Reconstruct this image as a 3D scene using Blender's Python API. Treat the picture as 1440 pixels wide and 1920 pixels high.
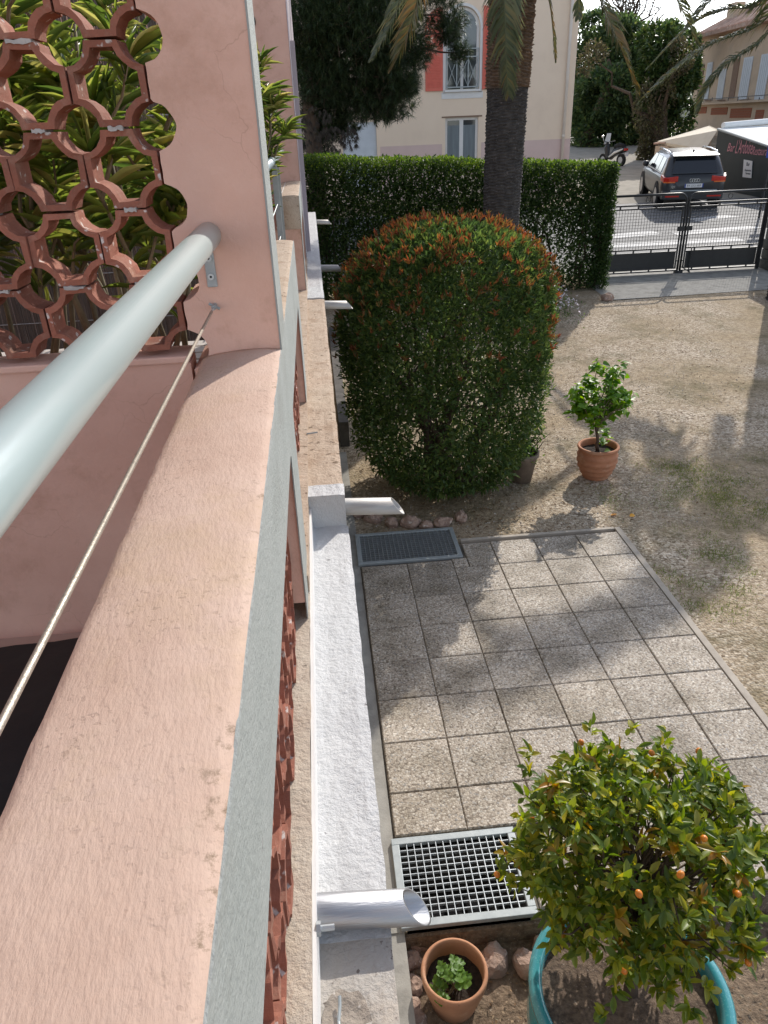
import bpy, bmesh, math, random
import numpy as np
from mathutils import Vector, Matrix, noise as mnoise

random.seed(7); rng = np.random.default_rng(7)
for o in list(bpy.data.objects): bpy.data.objects.remove(o)
SC = bpy.context.scene; COL = SC.collection

# ------------------------------------------------------------------ camera
H = 3.6                                     # eye height above the courtyard
PP = np.array([720., 960.]); FPX = 1385.    # photo is 1440 x 1920
V_ = np.array([575., 236.]); N_ = np.array([826., 3559.]) - PP; N_ = N_/np.linalg.norm(N_)
PITCH = math.atan(-np.dot(V_-PP, N_)/FPX)
def cray(u, v):
    r = np.array([u-PP[0], v-PP[1], FPX]); return r/np.linalg.norm(r)
_Y = cray(*V_)
_Z = -np.array([N_[0]*math.cos(PITCH), N_[1]*math.cos(PITCH), math.sin(PITCH)])
_Z = _Z-np.dot(_Z, _Y)*_Y; _Z /= np.linalg.norm(_Z); _X = np.cross(_Y, _Z)
RM = np.array([_X, _Y, _Z])
cam = bpy.data.cameras.new('camera'); camo = bpy.data.objects.new('camera', cam); COL.objects.link(camo)
cam.sensor_fit = 'VERTICAL'; cam.sensor_height = 36; cam.lens = 36*FPX/1920; cam.clip_start = .02; cam.clip_end = 2000
c0, c1, c2 = RM[:, 0], -RM[:, 1], -RM[:, 2]
camo.matrix_world = Matrix(((c0[0], c1[0], c2[0], 0), (c0[1], c1[1], c2[1], 0), (c0[2], c1[2], c2[2], H), (0, 0, 0, 1)))
SC.camera = camo

# ------------------------------------------------------------------ light
SUN_EL, SUN_AZ = 33, 31
w = bpy.data.worlds.new('World'); SC.world = w; w.use_nodes = True
nt = w.node_tree; bg = nt.nodes['Background']; sky = nt.nodes.new('ShaderNodeTexSky')
sky.sky_type = 'NISHITA'; sky.sun_disc = False; sky.sun_elevation = math.radians(SUN_EL); sky.sun_rotation = math.radians(SUN_AZ)
sky.air_density = .75; sky.dust_density = .6
hz = nt.nodes.new('ShaderNodeHueSaturation'); hz.inputs['Saturation'].default_value = .55     # thin high cloud whitens the sky
nt.links.new(sky.outputs[0], hz.inputs['Color']); nt.links.new(hz.outputs[0], bg.inputs[0]); bg.inputs[1].default_value = .15
sl = bpy.data.lights.new('sun', 'SUN'); slo = bpy.data.objects.new('sun', sl); COL.objects.link(slo)
sl.energy = 2.3; sl.angle = math.radians(.53); sl.color = (1, .94, .86)
_e, _a = math.radians(SUN_EL), math.radians(SUN_AZ)
slo.rotation_euler = Vector((math.sin(_a)*math.cos(_e), math.cos(_a)*math.cos(_e), math.sin(_e))).to_track_quat('Z', 'Y').to_euler()
slo.location = (20, 30, 40)
SC.view_settings.view_transform = 'Standard'; SC.view_settings.look = 'None'
SC.view_settings.exposure = .92; SC.view_settings.gamma = 1

# ------------------------------------------------------------------ pixels to places
SL, SY = .045, 8.0                           # the courtyard climbs gently towards the street
def gz(y): return SL*max(0., y-SY)
def at_z(u, v, z):
    d = RM@cray(u, v); return Vector(d*((z-H)/d[2])+np.array([0, 0, H]))
def at_y(u, v, y):
    d = RM@cray(u, v); return Vector(d*(y/d[1])+np.array([0, 0, H]))
def at_g(u, v):
    d = RM@cray(u, v)
    if d[2] < 0 and -H/d[2]*d[1] <= SY: return at_z(u, v, 0)
    return Vector(d*((H+SL*SY)/(SL*d[1]-d[2]))+np.array([0, 0, H]))

# ------------------------------------------------------------------ materials
def _mat(name):
    m = bpy.data.materials.new(name); m.use_nodes = True
    n = m.node_tree; return m, n, n.nodes['Principled BSDF']
def ramp(n, stops, interp='LINEAR'):
    r = n.nodes.new('ShaderNodeValToRGB'); r.color_ramp.interpolation = interp
    e = r.color_ramp.elements
    while len(e) < len(stops): e.new(.5)
    for el, (p, c) in zip(e, stops): el.position = p; el.color = (*c, 1)
    return r
def tex(n, kind, scale, src, **kw):
    t = n.nodes.new(kind); t.inputs['Scale'].default_value = scale
    for k, v in kw.items(): t.inputs[k].default_value = v
    n.links.new(src, t.inputs['Vector']); return t
def mix(n, fac, a, b):
    x = n.nodes.new('ShaderNodeMix'); x.data_type = 'RGBA'
    if isinstance(fac, float): x.inputs[0].default_value = fac
    else: n.links.new(fac, x.inputs[0])
    for s, i in ((a, 6), (b, 7)):
        if isinstance(s, tuple): x.inputs[i].default_value = (*s, 1)
        else: n.links.new(s, x.inputs[i])
    return x.outputs[2]
def M(name, c1, c2=None, scale=6, rough=.8, bump=0, bscale=60, metal=0, spec=.4, speck=None, sscale=120, slo_=.62, stain=None, stscale=2.5, stretch=None, lo=.35, hi=.65, rand=0, bdist=.004, coat=0, crack=None):
    m, n, b = _mat(name)
    tc = n.nodes.new('ShaderNodeTexCoord'); src = tc.outputs['Object']
    if stretch:
        mp = n.nodes.new('ShaderNodeMapping'); mp.inputs['Scale'].default_value = stretch
        n.links.new(src, mp.inputs['Vector']); src = mp.outputs[0]
    c2 = c2 or tuple(x*.8 for x in c1)
    t = tex(n, 'ShaderNodeTexNoise', scale, src, Detail=8., Roughness=.6)
    r = ramp(n, [(lo, c1), (hi, c2)]); n.links.new(t.outputs['Fac'], r.inputs[0]); out = r.outputs[0]
    if stain:
        t2 = tex(n, 'ShaderNodeTexNoise', stscale, src, Detail=10., Roughness=.7)
        r2 = ramp(n, [(.52, (0, 0, 0)), (.72, (1, 1, 1))]); n.links.new(t2.outputs['Fac'], r2.inputs[0])
        out = mix(n, r2.outputs[0], out, stain)
    if speck:
        t3 = tex(n, 'ShaderNodeTexNoise', sscale, src, Detail=3.)
        r3 = ramp(n, [(slo_, (0, 0, 0)), (slo_+.05, (1, 1, 1))]); n.links.new(t3.outputs['Fac'], r3.inputs[0])
        out = mix(n, r3.outputs[0], out, speck)
    if crack:
        dn_ = tex(n, 'ShaderNodeTexNoise', 9, src, Detail=4.); ad = n.nodes.new('ShaderNodeVectorMath'); ad.operation = 'MULTIPLY_ADD'; ad.inputs[1].default_value = (.12, .12, .12)
        n.links.new(dn_.outputs['Color'], ad.inputs[0]); n.links.new(src, ad.inputs[2])
        vv = tex(n, 'ShaderNodeTexVoronoi', 4.2, ad.outputs[0]); vv.feature = 'DISTANCE_TO_EDGE'; rk = ramp(n, [(.0, (1, 1, 1)), (.006, (0, 0, 0))]); n.links.new(vv.outputs['Distance'], rk.inputs[0])
        km = tex(n, 'ShaderNodeTexNoise', 3.3, src, Detail=3.); rm = ramp(n, [(.53, (0, 0, 0)), (.62, (.30, .30, .30))]); n.links.new(km.outputs['Fac'], rm.inputs[0])
        kx = n.nodes.new('ShaderNodeMath'); kx.operation = 'MULTIPLY'; n.links.new(rk.outputs[0], kx.inputs[0]); n.links.new(rm.outputs[0], kx.inputs[1]); out = mix(n, kx.outputs[0], out, crack)
    if rand:
        oi = n.nodes.new('ShaderNodeObjectInfo'); hs = n.nodes.new('ShaderNodeHueSaturation')
        mr = n.nodes.new('ShaderNodeMapRange'); mr.inputs[3].default_value = 1-rand; mr.inputs[4].default_value = 1+rand
        n.links.new(oi.outputs['Random'], mr.inputs[0]); n.links.new(mr.outputs[0], hs.inputs['Value']); n.links.new(out, hs.inputs['Color']); out = hs.outputs[0]
    n.links.new(out, b.inputs['Base Color'])
    b.inputs['Roughness'].default_value = rough; b.inputs['Metallic'].default_value = metal; b.inputs['Specular IOR Level'].default_value = spec
    b.inputs['Coat Weight'].default_value = coat
    if bump:
        tb = tex(n, 'ShaderNodeTexNoise', bscale, src, Detail=6., Roughness=.65)
        bp = n.nodes.new('ShaderNodeBump'); bp.inputs['Strength'].default_value = bump; bp.inputs['Distance'].default_value = bdist
        n.links.new(tb.outputs['Fac'], bp.inputs['Height']); n.links.new(bp.outputs[0], b.inputs['Normal'])
    return m
def plaster(name, a, b_, stain, pit):
    m, n, b = _mat(name); tc = n.nodes.new('ShaderNodeTexCoord'); src = tc.outputs['Object']
    t = tex(n, 'ShaderNodeTexNoise', 5, src, Detail=10., Roughness=.65); r = ramp(n, [(.35, a), (.65, b_)]); n.links.new(t.outputs['Fac'], r.inputs[0]); out = r.outputs[0]
    t = tex(n, 'ShaderNodeTexNoise', 2.4, src, Detail=10., Roughness=.7); r = ramp(n, [(.5, (0, 0, 0)), (.7, (1, 1, 1))]); n.links.new(t.outputs['Fac'], r.inputs[0]); out = mix(n, r.outputs[0], out, stain)
    # pits gather in patches
    pt = tex(n, 'ShaderNodeTexNoise', 130, src, Detail=2.); pr = ramp(n, [(.60, (0, 0, 0)), (.68, (1, 1, 1))]); n.links.new(pt.outputs['Fac'], pr.inputs[0])
    ar = tex(n, 'ShaderNodeTexNoise', 7, src, Detail=6.); rr = ramp(n, [(.40, (0, 0, 0)), (.62, (.42, .42, .42))]); n.links.new(ar.outputs['Fac'], rr.inputs[0])
    mm = n.nodes.new('ShaderNodeMath'); mm.operation = 'MULTIPLY'; n.links.new(pr.outputs[0], mm.inputs[0]); n.links.new(rr.outputs[0], mm.inputs[1]); out = mix(n, mm.outputs[0], out, pit)
    sx = n.nodes.new('ShaderNodeSeparateXYZ'); n.links.new(src, sx.inputs[0]); mr = n.nodes.new('ShaderNodeMapRange'); mr.inputs[1].default_value = -.150; mr.inputs[2].default_value = -.114; n.links.new(sx.outputs[0], mr.inputs[0])
    ln = tex(n, 'ShaderNodeTexNoise', 45, src, Detail=6., Roughness=.75); lr = ramp(n, [(.55, (0, 0, 0)), (.66, (.8, .8, .8))]); n.links.new(ln.outputs['Fac'], lr.inputs[0])
    lm = tex(n, 'ShaderNodeTexNoise', 6, src, Detail=3.); lq = ramp(n, [(.45, (0, 0, 0)), (.58, (1, 1, 1))]); n.links.new(lm.outputs['Fac'], lq.inputs[0])
    k1 = n.nodes.new('ShaderNodeMath'); k1.operation = 'MULTIPLY'; n.links.new(mr.outputs[0], k1.inputs[0]); n.links.new(lr.outputs[0], k1.inputs[1])
    k2 = n.nodes.new('ShaderNodeMath'); k2.operation = 'MULTIPLY'; n.links.new(k1.outputs[0], k2.inputs[0]); n.links.new(lq.outputs[0], k2.inputs[1]); out = mix(n, k2.outputs[0], out, (.17, .12, .07))
    yl_ = tex(n, 'ShaderNodeTexNoise', 3.4, src, Detail=8., Roughness=.7); yr = ramp(n, [(.5, (0, 0, 0)), (.72, (.8, .8, .8))]); n.links.new(yl_.outputs['Fac'], yr.inputs[0]); out = mix(n, yr.outputs[0], out, (.50, .355, .235))
    n.links.new(out, b.inputs['Base Color']); b.inputs['Roughness'].default_value = .88; b.inputs['Specular IOR Level'].default_value = .25
    mp = n.nodes.new('ShaderNodeMapping'); mp.inputs['Scale'].default_value = (1, .35, 1); mp.inputs['Rotation'].default_value = (0, 0, .9); n.links.new(src, mp.inputs[0])
    h1 = tex(n, 'ShaderNodeTexNoise', 190, mp.outputs[0], Detail=5., Roughness=.6); h2 = tex(n, 'ShaderNodeTexNoise', 24, mp.outputs[0], Detail=4.)
    b1 = n.nodes.new('ShaderNodeBump'); b1.inputs['Strength'].default_value = .55; b1.inputs['Distance'].default_value = .003; n.links.new(h1.outputs['Fac'], b1.inputs['Height'])
    b2 = n.nodes.new('ShaderNodeBump'); b2.inputs['Strength'].default_value = .35; b2.inputs['Distance'].default_value = .008; n.links.new(h2.outputs['Fac'], b2.inputs['Height']); n.links.new(b1.outputs[0], b2.inputs['Normal'])
    b3 = n.nodes.new('ShaderNodeBump'); b3.inputs['Strength'].default_value = .4; b3.inputs['Distance'].default_value = .0015; b3.invert = True; n.links.new(mm.outputs[0], b3.inputs['Height']); n.links.new(b2.outputs[0], b3.inputs['Normal'])
    n.links.new(b3.outputs[0], b.inputs['Normal']); return m
def leafm(name, stops, rough=.4, trans=.35, tcol=None, spec=.5):
    m, n, b = _mat(name); g = n.nodes.new('ShaderNodeNewGeometry')
    r = ramp(n, stops); n.links.new(g.outputs['Random Per Island'], r.inputs[0])
    n.links.new(r.outputs[0], b.inputs['Base Color']); b.inputs['Roughness'].default_value = rough; b.inputs['Specular IOR Level'].default_value = spec
    tr = n.nodes.new('ShaderNodeBsdfTranslucent'); hs = n.nodes.new('ShaderNodeHueSaturation')
    hs.inputs['Value'].default_value = 1.9; hs.inputs['Saturation'].default_value = 1.15; hs.inputs['Hue'].default_value = .485
    n.links.new(r.outputs[0], hs.inputs['Color']); n.links.new(hs.outputs[0], tr.inputs['Color'])
    mx = n.nodes.new('ShaderNodeMixShader'); mx.inputs[0].default_value = trans
    n.links.new(b.outputs[0], mx.inputs[1]); n.links.new(tr.outputs[0], mx.inputs[2])
    n.links.new(mx.outputs[0], n.nodes['Material Output'].inputs['Surface']); return m
def glassm(name, col, rough=.05):
    m, n, b = _mat(name); b.inputs['Base Color'].default_value = (*col, 1); b.inputs['Roughness'].default_value = rough
    b.inputs['Specular IOR Level'].default_value = .9; return m
def aggregate(name):
    m, n, b = _mat(name); tc = n.nodes.new('ShaderNodeTexCoord')
    oi = n.nodes.new('ShaderNodeObjectInfo'); ad = n.nodes.new('ShaderNodeVectorMath'); sc = n.nodes.new('ShaderNodeVectorMath'); sc.operation = 'SCALE'
    sc.inputs['Scale'].default_value = 1.0
    n.links.new(oi.outputs['Location'], ad.inputs[1]); n.links.new(tc.outputs['Object'], ad.inputs[0]); src = ad.outputs[0]
    v = tex(n, 'ShaderNodeTexVoronoi', 84, src)
    sp = n.nodes.new('ShaderNodeSeparateColor'); n.links.new(v.outputs['Color'], sp.inputs[0])
    r = ramp(n, [(0, (.17, .135, .10)), (.2, (.37, .31, .245)), (.45, (.50, .435, .355)), (.7, (.33, .28, .225)), (.85, (.66, .60, .51)), (1, (.26, .245, .23))]); n.links.new(sp.outputs[0], r.inputs[0])
    rd = ramp(n, [(.0, (1, 1, 1)), (.55, (1, 1, 1)), (.8, (.5, .47, .43))]); n.links.new(v.outputs['Distance'], rd.inputs[0])
    mm = n.nodes.new('ShaderNodeMix'); mm.data_type = 'RGBA'; mm.blend_type = 'MULTIPLY'; mm.inputs[0].default_value = .8
    n.links.new(r.outputs[0], mm.inputs[6]); n.links.new(rd.outputs[0], mm.inputs[7])
    t = tex(n, 'ShaderNodeTexNoise', 3.2, src, Detail=6.); r2 = ramp(n, [(.32, (.58, .56, .51)), (.58, (1, 1, 1))]); n.links.new(t.outputs['Fac'], r2.inputs[0])
    m2 = n.nodes.new('ShaderNodeMix'); m2.data_type = 'RGBA'; m2.blend_type = 'MULTIPLY'; m2.inputs[0].default_value = 1
    n.links.new(mm.outputs[2], m2.inputs[6]); n.links.new(r2.outputs[0], m2.inputs[7])
    hs = n.nodes.new('ShaderNodeHueSaturation'); mr = n.nodes.new('ShaderNodeMapRange'); mr.inputs[3].default_value = .84; mr.inputs[4].default_value = 1.12
    n.links.new(oi.outputs['Random'], mr.inputs[0]); n.links.new(mr.outputs[0], hs.inputs['Value']); n.links.new(m2.outputs[2], hs.inputs['Color'])
    n.links.new(hs.outputs[0], b.inputs['Base Color']); b.inputs['Roughness'].default_value = .75
    bp = n.nodes.new('ShaderNodeBump'); bp.inputs['Strength'].default_value = .6; bp.inputs['Distance'].default_value = .004; bp.invert = True
    n.links.new(v.outputs['Distance'], bp.inputs['Height']); n.links.new(bp.outputs[0], b.inputs['Normal']); return m
def gravel(name):
    m, n, b = _mat(name); tc = n.nodes.new('ShaderNodeTexCoord'); src = tc.outputs['Object']
    v = tex(n, 'ShaderNodeTexVoronoi', 48, src); sp = n.nodes.new('ShaderNodeSeparateColor'); n.links.new(v.outputs['Color'], sp.inputs[0])
    r = ramp(n, [(0, (.15, .11, .075)), (.3, (.33, .26, .19)), (.65, (.47, .39, .295)), (1, (.70, .61, .49))]); n.links.new(sp.outputs[0], r.inputs[0])
    t = tex(n, 'ShaderNodeTexNoise', .55, src, Detail=9., Roughness=.65); r1 = ramp(n, [(.4, (0, 0, 0)), (.62, (1, 1, 1))]); n.links.new(t.outputs['Fac'], r1.inputs[0])
    t1 = tex(n, 'ShaderNodeTexNoise', 14, src, Detail=6., Roughness=.7); rs = ramp(n, [(.3, (.21, .155, .095)), (.7, (.47, .37, .245))]); n.links.new(t1.outputs['Fac'], rs.inputs[0])
    o = mix(n, r1.outputs[0], rs.outputs[0], r.outputs[0])
    t2 = tex(n, 'ShaderNodeTexNoise', 1.3, src, Detail=8., Roughness=.7); r2 = ramp(n, [(.50, (0, 0, 0)), (.70, (.8, .8, .8))]); n.links.new(t2.outputs['Fac'], r2.inputs[0])
    o = mix(n, r2.outputs[0], o, (.12, .105, .05))
    n.links.new(o, b.inputs['Base Color']); b.inputs['Roughness'].default_value = .95; b.inputs['Specular IOR Level'].default_value = .15
    bp = n.nodes.new('ShaderNodeBump'); bp.inputs['Strength'].default_value = .7; bp.inputs['Distance'].default_value = .012; bp.invert = True
    n.links.new(v.outputs['Distance'], bp.inputs['Height'])
    tb = tex(n, 'ShaderNodeTexNoise', 18, src, Detail=8.); bp2 = n.nodes.new('ShaderNodeBump'); bp2.inputs['Strength'].default_value = .5; bp2.inputs['Distance'].default_value = .02
    n.links.new(tb.outputs['Fac'], bp2.inputs['Height']); n.links.new(bp.outputs[0], bp2.inputs['Normal']); n.links.new(bp2.outputs[0], b.inputs['Normal']); return m

PINK = (.575, .42, .335)
MT = dict(
 pink=plaster('pink_render', PINK, (.505, .35, .27), (.54, .41, .31), (.27, .19, .145)),
 pinkwall=M('pink_wall_render', (.735, .475, .375), (.66, .405, .315), 3.5, .88, .6, 60, crack=(.30, .16, .11), stain=(.53, .31, .225), stscale=4.0, speck=(.3, .18, .14), sscale=30, slo_=.76),
 grey=M('grey_masonry_paint', (.365, .38, .36), (.315, .335, .315), 7, .8, .9, 110, stain=(.29, .29, .265), stscale=3.5, speck=(.28, .28, .26), sscale=60, slo_=.72, stretch=(1, .5, 1)),
 cream=M('cream_render', (.52, .445, .355), (.45, .37, .29), 6, .9, .9, 70, speck=(.16, .13, .10), sscale=48, slo_=.69, stain=(.46, .36, .26), stscale=5, bdist=.008),
 sand=M('sandy_render', (.51, .40, .30), (.435, .325, .235), 8, .92, 1., 60, speck=(.2, .14, .09), sscale=30, slo_=.63, stain=(.33, .22, .14), stscale=7, bdist=.008),
 white=M('white_waterproof_paint', (.53, .53, .525), (.475, .475, .475), 5, .5, .7, 45, speck=(.2, .19, .19), sscale=34, slo_=.715, bdist=.012),
 wornwhite=M('worn_white_paint', (.46, .43, .39), (.42, .37, .315), 7, .8, .9, 60, speck=(.17, .14, .12), sscale=55, slo_=.65, stain=(.43, .355, .28), stscale=5, bdist=.008),
 terracotta=M('terracotta', (.36, .14, .09), (.235, .085, .055), 14, .85, .6, 70, stain=(.40, .215, .15), stscale=14, speck=(.60, .54, .50), sscale=34, slo_=.645, rand=.18),
 rubble=M('broken_concrete', (.40, .34, .28), (.20, .17, .14), 26, .95, 1, 30, speck=(.55, .5, .45), sscale=40, slo_=.62, bdist=.012),
 mortar=M('mortar', (.52, .49, .46), (.36, .34, .32), 30, .95, .8, 60),
 concrete=M('concrete', (.36, .345, .31), (.27, .26, .235), 6, .92, .5, 70, stain=(.2, .19, .17), stscale=4),
 jointdirt=M('joint_dirt', (.20, .175, .14), (.07, .06, .048), 5, .98), edging=M('pale_edging', (.47, .415, .345), (.37, .325, .27), 8, .9, .4, 70),
 darkconcrete=M('dark_concrete', (.13, .12, .11), (.075, .07, .065), 8, .95, .5, 50),  # darker concrete for the drain pits and the kerb wall
 rail=M('grey_rail_paint', (.37, .44, .435), (.345, .415, .41), 3, .32, 0, spec=.6, coat=.2, speck=(.40, .46, .45), sscale=60, slo_=.75),
 steel=M('galvanised_steel', (.52, .55, .56), (.42, .45, .46), 25, .45, .1, 90, metal=.55),
 greysteel=M('grey_painted_steel', (.38, .41, .41), (.31, .34, .345), 20, .5, .1, 90, metal=.2),
 alu=M('dull_aluminium', (.46, .465, .48), (.33, .33, .34), 9, .40, .2, 120, metal=.8, stain=(.45, .38, .34), stscale=7, stretch=(.3, 3, 3)),
 oldalu=M('weathered_aluminium', (.50, .48, .45), (.38, .36, .335), 9, .55, .2, 120, metal=.25, stain=(.36, .31, .27), stscale=7, stretch=(.3, 3, 3)),
 cable=M('steel_cable', (.50, .45, .38), (.36, .32, .27), 200, .4, .3, 300, metal=.7),
 gravel=gravel('gravel_ground'), tile=aggregate('washed_gravel_slab'),
 soil=M('dry_soil', (.27, .195, .13), (.13, .09, .06), 30, .98, 1.0, 42, speck=(.42, .35, .27), sscale=90, slo_=.66, bdist=.02),
 potsoil=M('pot_soil', (.22, .16, .115), (.085, .06, .045), 50, .98, 1, 60, speck=(.4, .34, .28), sscale=110, slo_=.68, bdist=.012),
 darksoil=M('moist_soil', (.05, .036, .028), (.025, .018, .014), 60, .95, 1, 60, bdist=.01),
 clay=M('clay_pot', (.46, .20, .105), (.38, .155, .08), 9, .8, .3, 50, stain=(.52, .30, .19), stscale=5),
 clay2=M('clay_pot_old', (.50, .255, .145), (.42, .20, .11), 9, .85, .4, 50, stain=(.55, .36, .24), stscale=6, speck=(.25, .13, .08), sscale=40, slo_=.7),
 greypot=M('weathered_pot', (.22, .165, .125), (.16, .12, .09), 9, .85, .3, 50),
 blue=M('turquoise_glaze', (.04, .235, .28), (.06, .31, .33), 8, .18, .15, 30, spec=.6, coat=.5, speck=(.10, .34, .36), sscale=140, slo_=.60, stain=(.012, .085, .16), stscale=4),
 rock=M('pinkish_stone', (.44, .31, .24), (.27, .18, .14), 7, .95, 1, 26, speck=(.56, .47, .40), sscale=20, slo_=.62, bdist=.02),
 bark=M('bark', (.115, .08, .055), (.06, .042, .03), 18, .95, .8, 40, stretch=(1, 1, .3)),
 palmbark=M('palm_bark', (.088, .079, .073), (.043, .039, .037), 10, .97, 1, 30, bdist=.03, speck=(.17, .15, .14), sscale=22, slo_=.64),
 palmcollar=M('palm_leaf_bases', (.24, .155, .10), (.11, .075, .05), 16, .95, 1, 30, bdist=.03),
 asphalt=M('asphalt', (.14, .142, .145), (.10, .101, .104), 4, .75, .4, 120, speck=(.24, .24, .24), sscale=90, slo_=.66),
 paint=M('road_paint', (.50, .50, .49), (.34, .34, .34), 6, .7, .1, 60),
 lane=M('dusty_lane', (.33, .30, .25), (.24, .225, .185), 2, .95, .4, 30),
 black=M('black_gate_paint', (.018, .02, .022), (.012, .013, .015), 8, .42, .1, 60, spec=.5),
 blacksheet=M('black_sheet', (.010, .011, .012), (.016, .017, .018), 6, .55, .3, 20),
 house=M('beige_house_render', (.80, .64, .49), (.77, .61, .465), 1.2, .9, .25, 60, stain=(.73, .575, .44), stscale=.6),
 mauve=M('mauve_plinth', (.66, .49, .44), (.62, .46, .41), 2, .9),
 trim=M('white_trim', (.72, .70, .67), (.66, .64, .62), 5, .7),
 shutter=M('coral_shutter', (.68, .16, .11), (.62, .14, .095), 8, .6),
 glass=glassm('window_glass', (.035, .045, .05)),
 curtain=M('grey_curtain', (.20, .23, .24), (.15, .17, .18), 4, .9, stretch=(8, 1, .3)),
 pipe=M('cream_downpipe', (.66, .58, .50), (.62, .54, .46), 4, .5),
 lilac=M('lilac_grey_paint', (.44, .38, .40), (.40, .345, .365), 6, .6),
 rooftile=M('roof_tile', (.50, .33, .25), (.36, .22, .16), 3, .9, .4, 30, stain=(.58, .47, .39), stscale=2, rand=.15),
 palehouse=M('ochre_house_render', (.56, .43, .31), (.50, .38, .27), 1.5, .9, stain=(.44, .35, .27), stscale=.8),
 paleshutter=M('pale_blue_shutter', (.60, .63, .66), (.55, .58, .61), 4, .7),
 brown=M('brown_board', (.25, .16, .11), (.2, .13, .09), 5, .8),
 lattice=M('red_brick_lattice', (.36, .12, .06), (.28, .09, .045), 12, .9),
 awncream=M('cream_canvas', (.66, .60, .48), (.60, .54, .43), 3, .9),
 awnwhite=M('white_canvas', (.78, .79, .78), (.70, .72, .71), 3, .85),
 tarp=M('dark_green_tarpaulin', (.032, .042, .044), (.024, .032, .033), 2, .6, .1, 8),
 letter=M('pink_lettering', (.58, .26, .28), (.52, .23, .25), 8, .7),
 paper=M('white_notice', (.74, .72, .70), (.70, .68, .66), 8, .7), ink=M('dark_print', (.06, .06, .065), (.05, .05, .055), 8, .8),
 carpaint=M('grey_brown_car_paint', (.022, .023, .026), (.018, .019, .022), 2, .38, spec=.4, coat=.3, metal=.1),
 carroof=M('car_roof_paint', (.035, .036, .04), (.03, .031, .035), 2, .3, spec=.5, coat=.6, metal=.1),
 carglass=glassm('car_glass', (.010, .013, .018), .08), chrome=M('chrome', (.75, .75, .76), (.7, .7, .71), 8, .2, metal=.9),
 taillight=M('red_lamp_glass', (.52, .022, .012), (.42, .016, .01), 30, .2, coat=.6), amber=M('amber_lamp', (.7, .16, .03), (.6, .12, .02), 20, .25, coat=.5),
 rubber=M('tyre_rubber', (.016, .016, .017), (.011, .011, .012), 20, .85), alloy=M('alloy_wheel', (.40, .40, .41), (.33, .33, .34), 10, .35, metal=.7),
 bluepaint=M('blue_plate', (.02, .06, .3), (.02, .05, .25), 8, .5),
 stone=M('rough_grey_stone', (.155, .15, .135), (.10, .097, .088), 6, .95, 1, 20, bdist=.02, rand=.2),
 reed=M('dark_reed', (.16, .135, .115), (.08, .068, .06), 5, .9, stretch=(30, 30, 1)),
 planter=M('pale_planter', (.58, .54, .50), (.52, .48, .45), 5, .8, .2, 30),
 floort=M('pink_floor', (.50, .35, .28), (.44, .30, .24), 3, .8),
 stem=M('green_brown_stem', (.22, .18, .11), (.15, .12, .075), 20, .85),
 fruit=M('kumquat_skin', (.66, .22, .02), (.58, .17, .016), 20, .35, .2, 150, spec=.5),
 whiteflower=leafm('white_petal', [(0, (.75, .72, .76)), (1, (.66, .60, .68))], .6, .3),
 hillgreen=M('wooded_hill', (.055, .075, .035), (.03, .045, .022), .6, .95, 1, .8, bdist=.8),
 # leaves
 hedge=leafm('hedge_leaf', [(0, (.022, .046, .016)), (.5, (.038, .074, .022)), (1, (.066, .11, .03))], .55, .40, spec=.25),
 hedgelit=leafm('backlit_hedge_leaf', [(0, (.05, .10, .018)), (.5, (.085, .15, .026)), (1, (.14, .20, .035))], .5, .5, spec=.3),  # lighter copy of the hedge leaf, paints the sun-backlit top edge
 bush=leafm('bush_leaf', [(0, (.04, .075, .026)), (.5, (.074, .125, .038)), (.85, (.115, .17, .048)), (1, (.165, .20, .06))], .45, .42, spec=.3),
 redtip=leafm('red_young_leaf', [(0, (.16, .058, .032)), (.3, (.23, .095, .042)), (.6, (.24, .135, .05)), (.8, (.14, .13, .04)), (1, (.085, .125, .036))], .45, .38, spec=.3),
 pine=leafm('pine_needle', [(0, (.018, .036, .015)), (.6, (.033, .058, .022)), (1, (.07, .095, .03))], .5, .2),
 pinedry=leafm('grey_pine_needle', [(0, (.05, .042, .034)), (1, (.085, .07, .054))], .7, .15),
 palm=leafm('palm_leaflet', [(0, (.05, .07, .034)), (.5, (.08, .10, .045)), (.85, (.12, .125, .05)), (1, (.20, .15, .05))], .38, .3),
 palmy=leafm('yellowing_palm_leaflet', [(0, (.06, .075, .03)), (.5, (.10, .10, .035)), (.8, (.18, .125, .04)), (1, (.15, .09, .035))], .45, .3),
 tree=leafm('tree_leaf', [(0, (.036, .068, .03)), (.5, (.066, .112, .042)), (.85, (.11, .155, .055)), (1, (.16, .19, .065))], .5, .42),
 ivy=leafm('ivy_leaf', [(0, (.024, .055, .018)), (.6, (.05, .09, .026)), (1, (.11, .14, .04))], .4, .3),
 drytree=leafm('dry_ivy_leaf', [(0, (.07, .062, .036)), (.6, (.11, .095, .05)), (1, (.12, .125, .045))], .6, .3),
 oleander=leafm('oleander_leaf', [(0, (.06, .105, .028)), (.45, (.12, .18, .04)), (.8, (.22, .26, .065)), (1, (.42, .39, .15))], .33, .5),
 kumquat=leafm('kumquat_leaf', [(0, (.06, .11, .016)), (.4, (.12, .185, .026)), (.75, (.23, .275, .04)), (1, (.38, .35, .055))], .42, .42),
 kumquaty=leafm('yellow_kumquat_leaf', [(0, (.22, .19, .026)), (.6, (.30, .20, .025)), (1, (.34, .17, .02))], .35, .35),
 lime=leafm('bright_leaf', [(0, (.06, .15, .016)), (.5, (.12, .25, .024)), (1, (.22, .35, .04))], .42, .45),
 geranium=leafm('geranium_leaf', [(0, (.07, .16, .025)), (1, (.15, .27, .04))], .5, .38),
 grass=leafm('short_grass', [(0, (.07, .125, .018)), (.7, (.13, .20, .028)), (1, (.24, .22, .07))], .7, .45, spec=.1),
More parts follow.
